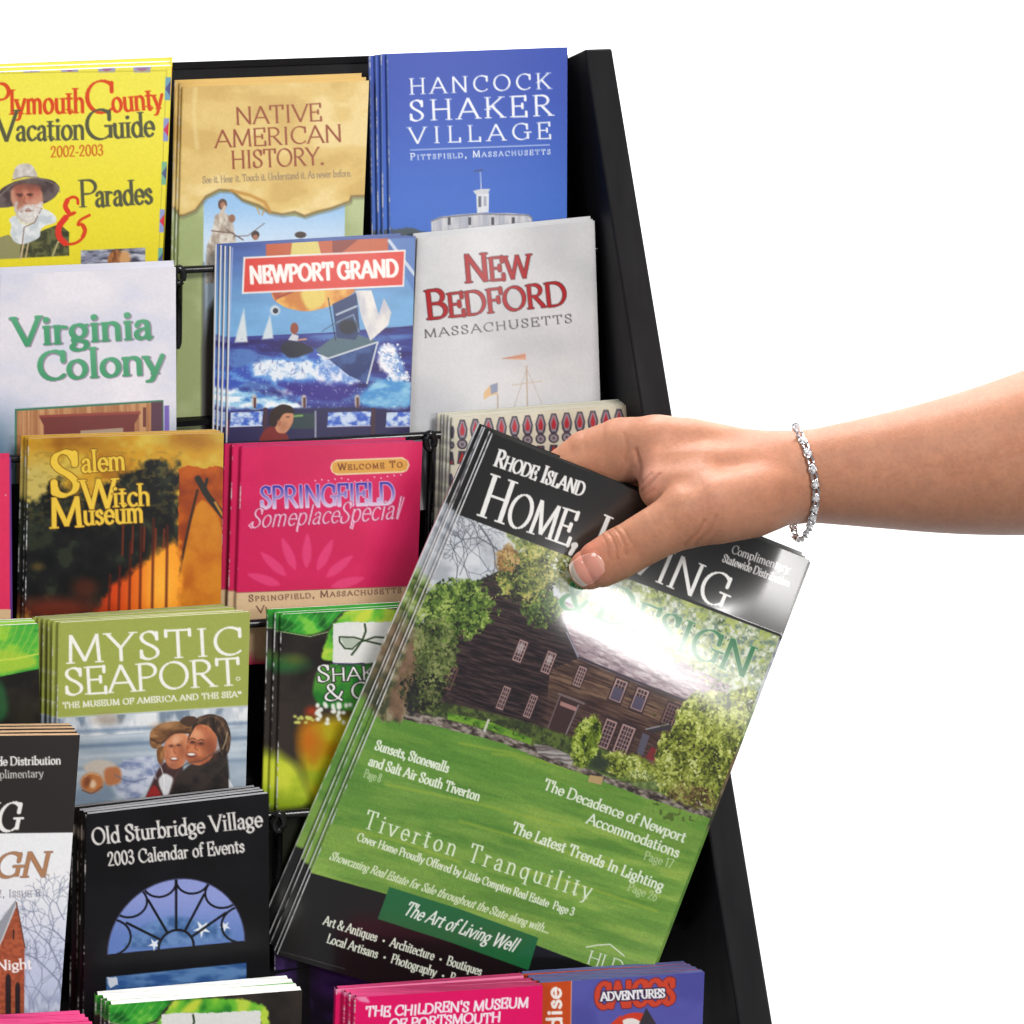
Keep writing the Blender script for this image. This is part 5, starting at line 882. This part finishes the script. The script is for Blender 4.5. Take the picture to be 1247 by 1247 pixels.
# ------------------------------------------------------------------ the magazines in the hand
def mag_bend(U, V):
    return MAG_BEND(U, V)
def MAG_BEND(U, V):
    z = .0125 * np.exp(-((V - .355 - .11 * (U - .6)) / .15) ** 2) * sstep(-.12, .42, U)      # swell below the thumb
    return z - .059 * np.clip(.15 - V, 0, 1) * sstep(.66, .92, U)                        # the free corner flops back
_ma, _mt = R(1.5), R(10)
MAGP = Plane(at(342, 1163, 1.056), (math.sin(_ma) * math.cos(_mt), -math.cos(_ma) * math.cos(_mt), math.sin(_mt)))
stack('magazine', 'magazine', 'tilted home magazine with barn and lawn cover gripped under the thumb, front copy', 'tilted home magazines gripped by the hand', [(601, 528), (985, 681.5), (755, 1286), (338.5, 1163)], MAGP, .0032, art_home, 1290,
      [[(-4, -2), (1, 1), (0, 0), (-3, -5)], [(-10, -6), (3, 3), (4, 0), (-10, -13)], [(-12, -8), (-4, -4), (0, -4), (-13, -18)], [(-16, -13), (-8, -9), (-2, -8), (-21, -36)]], M_MAG, None, bend=mag_bend, S=.85, gap=.0003, wear_glint=.74)
# ------------------------------------------------------------------ hand and forearm: one continuous skin
D0 = float(MAGP.hit(np.array(715.), np.array(690.))[1]) - .003                                              # distance at which hand z = 0; x, y in photo pixels, z towards the camera in the same scale
KPX = D0 / FOC
def HP(x, y, z):                                        # pixel-like hand coordinates -> room
    return at(x, y, D0 - np.asarray(z, float) * KPX)
CH = {  # chains of (x, y, z, r)
 'forearm': [(962, 581, -60, 52), (1000, 578, -62, 57), (1080, 572, -66, 71), (1160, 566, -74, 84), (1250, 549, -84, 101), (1340, 530, -96, 116), (1480, 500, -116, 130)],
 'forearm2': [(962, 584, -84, 46), (1080, 576, -92, 60), (1250, 556, -110, 86), (1480, 505, -140, 112)],
 'index_meta': [(966, 574, -62, 46), (900, 561, -58, 40), (840, 548, -52, 39), (800, 546, -54, 40)],
 'web': [(806, 570, -30, 33), (860, 578, -20, 39), (935, 580, -46, 45)], 'web2': [(808, 594, -6, 30), (850, 600, 4, 38)],
 'palm': [(962, 584, -78, 48), (890, 585, -86, 46), (838, 572, -84, 40)],
 'thenar': [(960, 592, -48, 44), (915, 611, 0, 44), (872, 619, 22, 44), (838, 628, 26, 39)],
 'thumb': [(838, 628, 28, 37), (800, 648, 31, 32.5), (772, 664, 28, 31), (752, 675, 29, 31.5), (732, 686, 29, 29.5), (718, 693, 27, 25)],
 'index': [(800, 546, -54, 39), (758, 550, -78, 42), (716, 556, -82, 33), (676, 578, -84, 25), (652, 612, -84, 22), (640, 650, -82, 19)],
 'middle': [(845, 565, -92, 34), (800, 590, -116, 29), (748, 640, -122, 26), (716, 690, -116, 22), (702, 730, -110, 18)],
 'ring': [(866, 582, -102, 31), (826, 630, -128, 26), (782, 688, -130, 24), (756, 738, -126, 20), (744, 770, -122, 17)],
 'little': [(890, 598, -106, 28), (858, 652, -130, 22), (824, 706, -134, 19), (804, 745, -132, 16)],
}
GROUP = [('forearm', 10), ('forearm2', 20), ('palm', 16), ('index_meta', 14), ('thenar', 13), ('web', 12), ('web2', 12), ('thumb', 6), ('index', 7), ('middle', 5), ('ring', 5), ('little', 5)]
POLY = {nm: [np.polyfit((np.array(CH[nm])[:, 0] - 1200) / 250, np.array(CH[nm])[:, k], min(4, len(CH[nm]) - 1)) for k in (1, 2, 3)] for nm in ('forearm', 'forearm2')}
def limb(p, nm):                                        # a smooth tapering limb along x
    x0, x1 = CH[nm][0][0], CH[nm][-1][0]; xc = np.clip(p[..., 0], x0, x1); t = (xc - 1200) / 250
    yc, zc, r = (np.polyval(POLY[nm][k], t) for k in range(3))
    return np.sqrt((p[..., 1] - yc) ** 2 + (p[..., 2] - zc) ** 2 + (p[..., 0] - xc) ** 2) - r
def rcone(p, a, b, ra, rb):
    ba = b - a; l2 = ba @ ba; pa = p - a; h = np.clip((pa @ ba) / l2, 0, 1)
    return np.linalg.norm(pa - h[..., None] * ba, axis=-1) - (ra + h * (rb - ra))
def smin(a, b, k): h = np.clip(.5 + .5 * (b - a) / k, 0, 1); return b + (a - b) * h - k * h * (1 - h)
def sdf(p):
    out = None
    for nm, k in GROUP:
        d = limb(p, nm) if nm in POLY else None
        for q0, q1 in zip(CH[nm][:-1], CH[nm][1:]) if nm not in POLY else ():
            e = rcone(p, np.array(q0[:3], float), np.array(q1[:3], float), q0[3], q1[3]); d = e if d is None else np.minimum(d, e)
        out = d if out is None else smin(out, d, k)
    # flatten the pad side of the thumb where it presses the cover
    return out
def surface_nets(lo, hi, h):
    ax = [np.arange(lo[i], hi[i] + h, h) for i in range(3)]; n = [len(a) for a in ax]
    val = np.empty(n, np.float32)
    for i0 in range(0, n[0], 24):
        gx, gy, gz = np.meshgrid(ax[0][i0:i0 + 24], ax[1], ax[2], indexing='ij'); val[i0:i0 + 24] = sdf(np.stack([gx, gy, gz], -1))
    s = val < 0
    cor = [(i, j, k) for i in (0, 1) for j in (0, 1) for k in (0, 1)]
    sl = lambda A, c: A[c[0]:n[0] - 1 + c[0], c[1]:n[1] - 1 + c[1], c[2]:n[2] - 1 + c[2]]
    cnt = sum(sl(s, c).astype(np.int8) for c in cor); act = (cnt > 0) & (cnt < 8)
    idx = np.full(act.shape, -1, np.int64); I = np.argwhere(act); idx[act] = np.arange(len(I))
    P = np.zeros((len(I), 3)); W = np.zeros(len(I))
    V8 = {c: val[I[:, 0] + c[0], I[:, 1] + c[1], I[:, 2] + c[2]] for c in cor}
    for c in cor:
        for d in range(3):
            if c[d] == 0:
                c2 = tuple(c[q] + (q == d) for q in range(3)); a, b = V8[c], V8[c2]; m = (a < 0) != (b < 0)
                t = np.where(m, a / np.where(m, a - b, 1), 0); pt = np.tile(np.array(c, float), (len(I), 1)); pt[:, d] += t
                P[m] += pt[m]; W[m] += 1
    P = (P / W[:, None] + I) * h + np.array([a[0] for a in ax]); F = []
    for d in range(3):
        u, v = (d + 1) % 3, (d + 2) % 3; a = [slice(None)] * 3; b = [slice(None)] * 3; a[d] = slice(0, n[d] - 1); b[d] = slice(1, n[d])
        A_, B_ = s[tuple(a)], s[tuple(b)]; E = np.argwhere(A_ != B_); E = E[(E[:, u] > 0) & (E[:, v] > 0) & (E[:, u] < n[u] - 1) & (E[:, v] < n[v] - 1)]
        inside = A_[E[:, 0], E[:, 1], E[:, 2]]; q = []
        for du, dv in ((1, 1), (0, 1), (0, 0), (1, 0)):
            c = E.copy(); c[:, u] -= du; c[:, v] -= dv; q.append(idx[c[:, 0], c[:, 1], c[:, 2]])
        q = np.stack(q, 1); q[~inside] = q[~inside][:, ::-1]; F.append(q)
    return P, np.concatenate(F)
HV, HF = surface_nets((600, 360, -290), (1520, 800, 120), 3.2)
def subdivide(V, F):
    n = len(V); E = np.stack([F, np.roll(F, -1, 1)], -1).reshape(-1, 2); Es = np.sort(E, 1); u, inv = np.unique(Es, axis=0, return_inverse=True)
    inv = inv.reshape(F.shape); em = V[u].mean(1); fm = V[F].mean(1); a = n + inv; c = n + len(u) + np.arange(len(F))
    Q = [np.stack([F[:, k], a[:, k], c, a[:, k - 1]], 1) for k in range(4)]
    return np.concatenate([V, em, fm]), np.concatenate(Q)
HV, HF = subdivide(HV, HF)
def sdf_grad(P, e=1.0):
    g = np.stack([sdf(P + np.eye(3)[k] * e) - sdf(P - np.eye(3)[k] * e) for k in range(3)], 1); return g / (np.linalg.norm(g, axis=1)[:, None] + 1e-9)
for _ in range(2):
    g = sdf_grad(HV); HV = HV - g * sdf(HV)[:, None]
g = sdf_grad(HV)
def seg_d(x, y, P):
    d = np.full(x.shape, 1e9)
    for a, b in zip(P[:-1], P[1:]):
        a = np.array(a, float); b = np.array(b, float); e = b - a; t = np.clip(((x - a[0]) * e[0] + (y - a[1]) * e[1]) / (e @ e), 0, 1); d = np.minimum(d, np.hypot(x - a[0] - t * e[0], y - a[1] - t * e[1]))
    return d
front = g[:, 2] > .0
dep = np.zeros(len(HV))
CREASE = [([(738, 644), (746, 655), (751, 668), (752, 682)], 1.3, 1.7), ([(745, 640), (755, 651), (761, 664), (763, 676)], 1.1, 1.6), ([(741, 641), (749, 652), (755, 666)], .6, 1.4), ([(733, 651), (739, 662), (741, 676)], .5, 1.4), ([(752, 637), (762, 648), (768, 660)], .5, 1.5),
          ([(774, 548), (779, 568), (779, 588), (777, 602)], 2.2, 2.6), ([(779, 600), (790, 589), (803, 577)], 1.4, 2.0), ([(781, 588), (793, 577)], .8, 1.8), ([(783, 604), (796, 596)], .7, 1.8), ([(834, 664), (849, 650), (858, 634)], 1.2, 2.2), ([(846, 664), (864, 647), (873, 628)], .9, 2.2), ([(862, 662), (876, 648)], .5, 2),
          ([(760, 528), (764, 545), (761, 560)], .5, 2.6), ([(944, 628), (953, 623)], .5, 3)]
for P, a, w_ in CREASE: dep += np.where(front, a * np.exp(-(seg_d(HV[:, 0], HV[:, 1], P) / w_) ** 2), 0)
dep += .35 * (fbm(HV[:, 0] * .05, HV[:, 1] * .05 + HV[:, 2] * .03, 5, 3) - .5)
HV = HV - g * dep[:, None]
# skin colour: pinker over the thumb tip and knuckles
x, y, z = HV.T
sk = np.tile(rgb(208, 148, 117), (len(HV), 1)); gw = np.abs(sdf_grad(HV)); gw = gw / gw.sum(1)[:, None]
def tri(f, s_, o): return gw[:, 2] * fbm(x * f, y * f, s_, o) + gw[:, 1] * fbm(x * f + 50, z * f, s_ + 1, o) + gw[:, 0] * fbm(y * f + 90, z * f, s_ + 2, o)
m = tri(.03, 7, 4)[:, None]
sk = sk * (1 - .5 * sstep(.35, .75, m)) + rgb(198, 133, 103) * .5 * sstep(.35, .75, m)
def blush(cx, cy, r, c, a): 
    global sk
    t = (a * np.exp(-(np.hypot(x - cx, y - cy) / r) ** 2) * front)[:, None]; sk = sk * (1 - t) + rgb(*c) * t
blush(712, 668, 30, (214, 128, 104), .75); blush(756, 660, 26, (198, 132, 100), .45); blush(784, 580, 24, (222, 158, 140), .7); blush(810, 520, 36, (216, 150, 120), .6); blush(930, 560, 60, (206, 140, 112), .35); blush(1100, 600, 90, (200, 140, 112), .3); blush(870, 600, 40, (218, 156, 128), .4); blush(845, 650, 24, (204, 138, 108), .5)
sp = (tri(.32, 11, 2)[:, None] - .5) + .8 * (tri(.09, 31, 3)[:, None] - .5); sk = np.clip(sk * (1 + .12 * sp), 0, 1)
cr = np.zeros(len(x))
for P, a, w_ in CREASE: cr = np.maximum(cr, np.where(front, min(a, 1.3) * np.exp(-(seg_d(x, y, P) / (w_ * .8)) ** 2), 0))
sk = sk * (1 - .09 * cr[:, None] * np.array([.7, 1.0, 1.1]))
M_SKIN, nt, b = principled('skin', (.6, .36, .25), .52, .28)
a = nt.nodes.new('ShaderNodeAttribute'); a.attribute_name = 'print'; nt.links.new(a.outputs['Color'], b.inputs['Base Color'])
b.inputs['Subsurface Weight'].default_value = .18; b.inputs['Subsurface Radius'].default_value = (1, .35, .2); b.inputs['Subsurface Scale'].default_value = .003
bump(nt, b, 900, .32, .0005, 4)
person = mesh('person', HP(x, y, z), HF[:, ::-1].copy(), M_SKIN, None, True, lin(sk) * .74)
tag(person, 'bare forearm and hand reaching in from the right, thumb pressing on the tilted magazine', 'person')

# thumb nail: a curved plate lying on the thumb, white at its free edge
def front_z(px_, py_, z0=110.0):
    zz = np.full(px_.shape, z0)
    for _ in range(40): zz = zz - np.maximum(sdf(np.stack([px_, py_, zz], -1)), -2) * .8
    return zz
NC, NA, NB = np.array([714.5, 693.0]), np.array([-.86, .51]), np.array([.51, .86])
us = np.linspace(-1, 1, 49); U, V = np.meshgrid(us, us); rr = np.maximum(np.abs(U), np.abs(V)); ll = np.hypot(U, V) + 1e-9; k = rr / ll
a_, b_ = U * (k * .75 + .25), V * (k * .55 + .45); half = np.where(a_ > 0, 20.5, 23)
NX = NC[0] + NA[0] * a_ * half + NB[0] * b_ * (18.5 - 3 * np.maximum(-a_, 0)); NY = NC[1] + NA[1] * a_ * half + NB[1] * b_ * (18.5 - 3 * np.maximum(-a_, 0))
edge = np.clip(1 - np.maximum(np.abs(a_), np.abs(b_)), 0, 1)
NZ = front_z(NX, NY); NZ0 = NZ.copy()
zc = front_z(np.array([716.0]), np.array([691.0]))[0]
NZ = np.maximum(NZ, zc - 10 - .012 * ((NX - 716) ** 2 + (NY - 691) ** 2)) + 1.2 + 1.2 * sstep(0, .15, edge)
tip = sstep(.60, .68, a_ + .22 * b_ ** 2); ncol = rgb(224, 152, 132) * (1 - tip[..., None]) + rgb(226, 212, 198) * tip[..., None]
lun = sstep(-.62, -.78, a_)[..., None] * .5; ncol = ncol * (1 - lun) + rgb(228, 178, 160) * lun
front_pts = HP(NX, NY, NZ).reshape(-1, 3); back_pts = HP(NX, NY, NZ - 3.0).reshape(-1, 3)
nf = grid_faces(49, 49); M_NAIL = print_mat('polished_nail', .10, .6, .6)
ring = [i for i in range(49)] + [49 * i + 48 for i in range(1, 49)] + [48 * 49 + i for i in range(47, -1, -1)] + [49 * i for i in range(47, 0, -1)]
K = 49 * 49; fs = [tuple(map(int, q)) for q in nf] + [tuple(int(i) + K for i in q[::-1]) for q in nf] + [(ring[i], ring[i - 1], ring[i - 1] + K, ring[i] + K) for i in range(len(ring))]
nail = mesh('thumb_nail', np.concatenate([front_pts, back_pts]), fs, M_NAIL, person, True, np.concatenate([lin(ncol).reshape(-1, 3)] * 2) * .9)

# ------------------------------------------------------------------ bracelet
def arm_z(px_, py_): return float(front_z(np.array([px_]), np.array([py_]), 60.0)[0])
path = [(970, 521), (974, 529), (981, 543), (986, 557), (990, 572), (993, 587), (994, 602), (993, 616), (990, 628), (988, 638), (985, 646), (980, 654), (974, 658), (969, 654), (967, 646), (966, 637)]
pts = []
for i, (px_, py_) in enumerate(path):
    if py_ <= 632 and i < 11: z_ = arm_z(px_, min(max(py_, 529), 628)) + 4.0
    else: z_ = None
    pts.append([px_, py_, z_])
zt = [p[2] for p in pts if p[2] is not None][-1]; rest = [p for p in pts if p[2] is None]
for i, p in enumerate(rest): p[2] = zt - (i + 1) * (zt + 112) / len(rest)
pts += [[966, 622, -128], [967, 600, -136], [967, 575, -136], [968, 550, -124], [969, 530, -96], [970, 521, -66]]
BP = HP(*np.array(pts, float).T)
seg = np.linalg.norm(np.diff(BP, axis=0), axis=1); cum = np.concatenate([[0], np.cumsum(seg)])
def bpos(s_): return np.array([np.interp(s_, cum, BP[:, k]) for k in range(3)])
brac = empty('bracelet', BP.mean(0), 'thin silver link bracelet set with clear stones, hanging on the wrist', 'bracelet')
def ico(c, r, sub=1):
    bm = bmesh.new(); bmesh.ops.create_icosphere(bm, subdivisions=sub, radius=r); V = [np.array(v.co) + c for v in bm.verts]; F = [tuple(v.index for v in f.verts) for f in bm.faces]; bm.free(); return V, F
import bmesh
step = 9.6 * KPX; nl = int(cum[-1] / step); WC = HP(970, 581, -70)
for i in range(nl):
    s0 = i * cum[-1] / nl; c = bpos(s0); t_ = bpos(min(s0 + .0006, cum[-1])) - bpos(max(s0 - .0006, 0)); t_ /= np.linalg.norm(t_)
    out = c - WC; out -= t_ * (out @ t_); out /= np.linalg.norm(out); sd = np.cross(t_, out); hl = cum[-1] / nl * .5
    if i % 2 == 0:
        lk = mesh('link', *join([tube([c + sd * .0019 * math.cos(a) + t_ * hl * 1.1 * math.sin(a) - out * .0004 for a in np.linspace(0, 2 * math.pi, 15)[:-1]], .00062, 6, True)]), M_SILVER, brac)
        sp_ = [ico(c + sd * .0009 * q + t_ * .0009 * w2 + out * .0005, .00105) for q, w2 in ((-1, .3), (1, -.3), (0, 1.3), (0, -1.3))]
        st = mesh('stone', *join(sp_), M_STONE, lk, smooth=False)
        st.matrix_parent_inverse = lk.matrix_world.inverted() if False else st.matrix_parent_inverse
    else:
        prs = [tube([c + sd * q * .0011 - t_ * hl * .95, c + sd * q * .0014 + out * .0003, c + sd * q * .0011 + t_ * hl * .95], .00072, 8) for q in (-1, 1)]
        mesh('link', *join(prs), M_SILVER, brac)
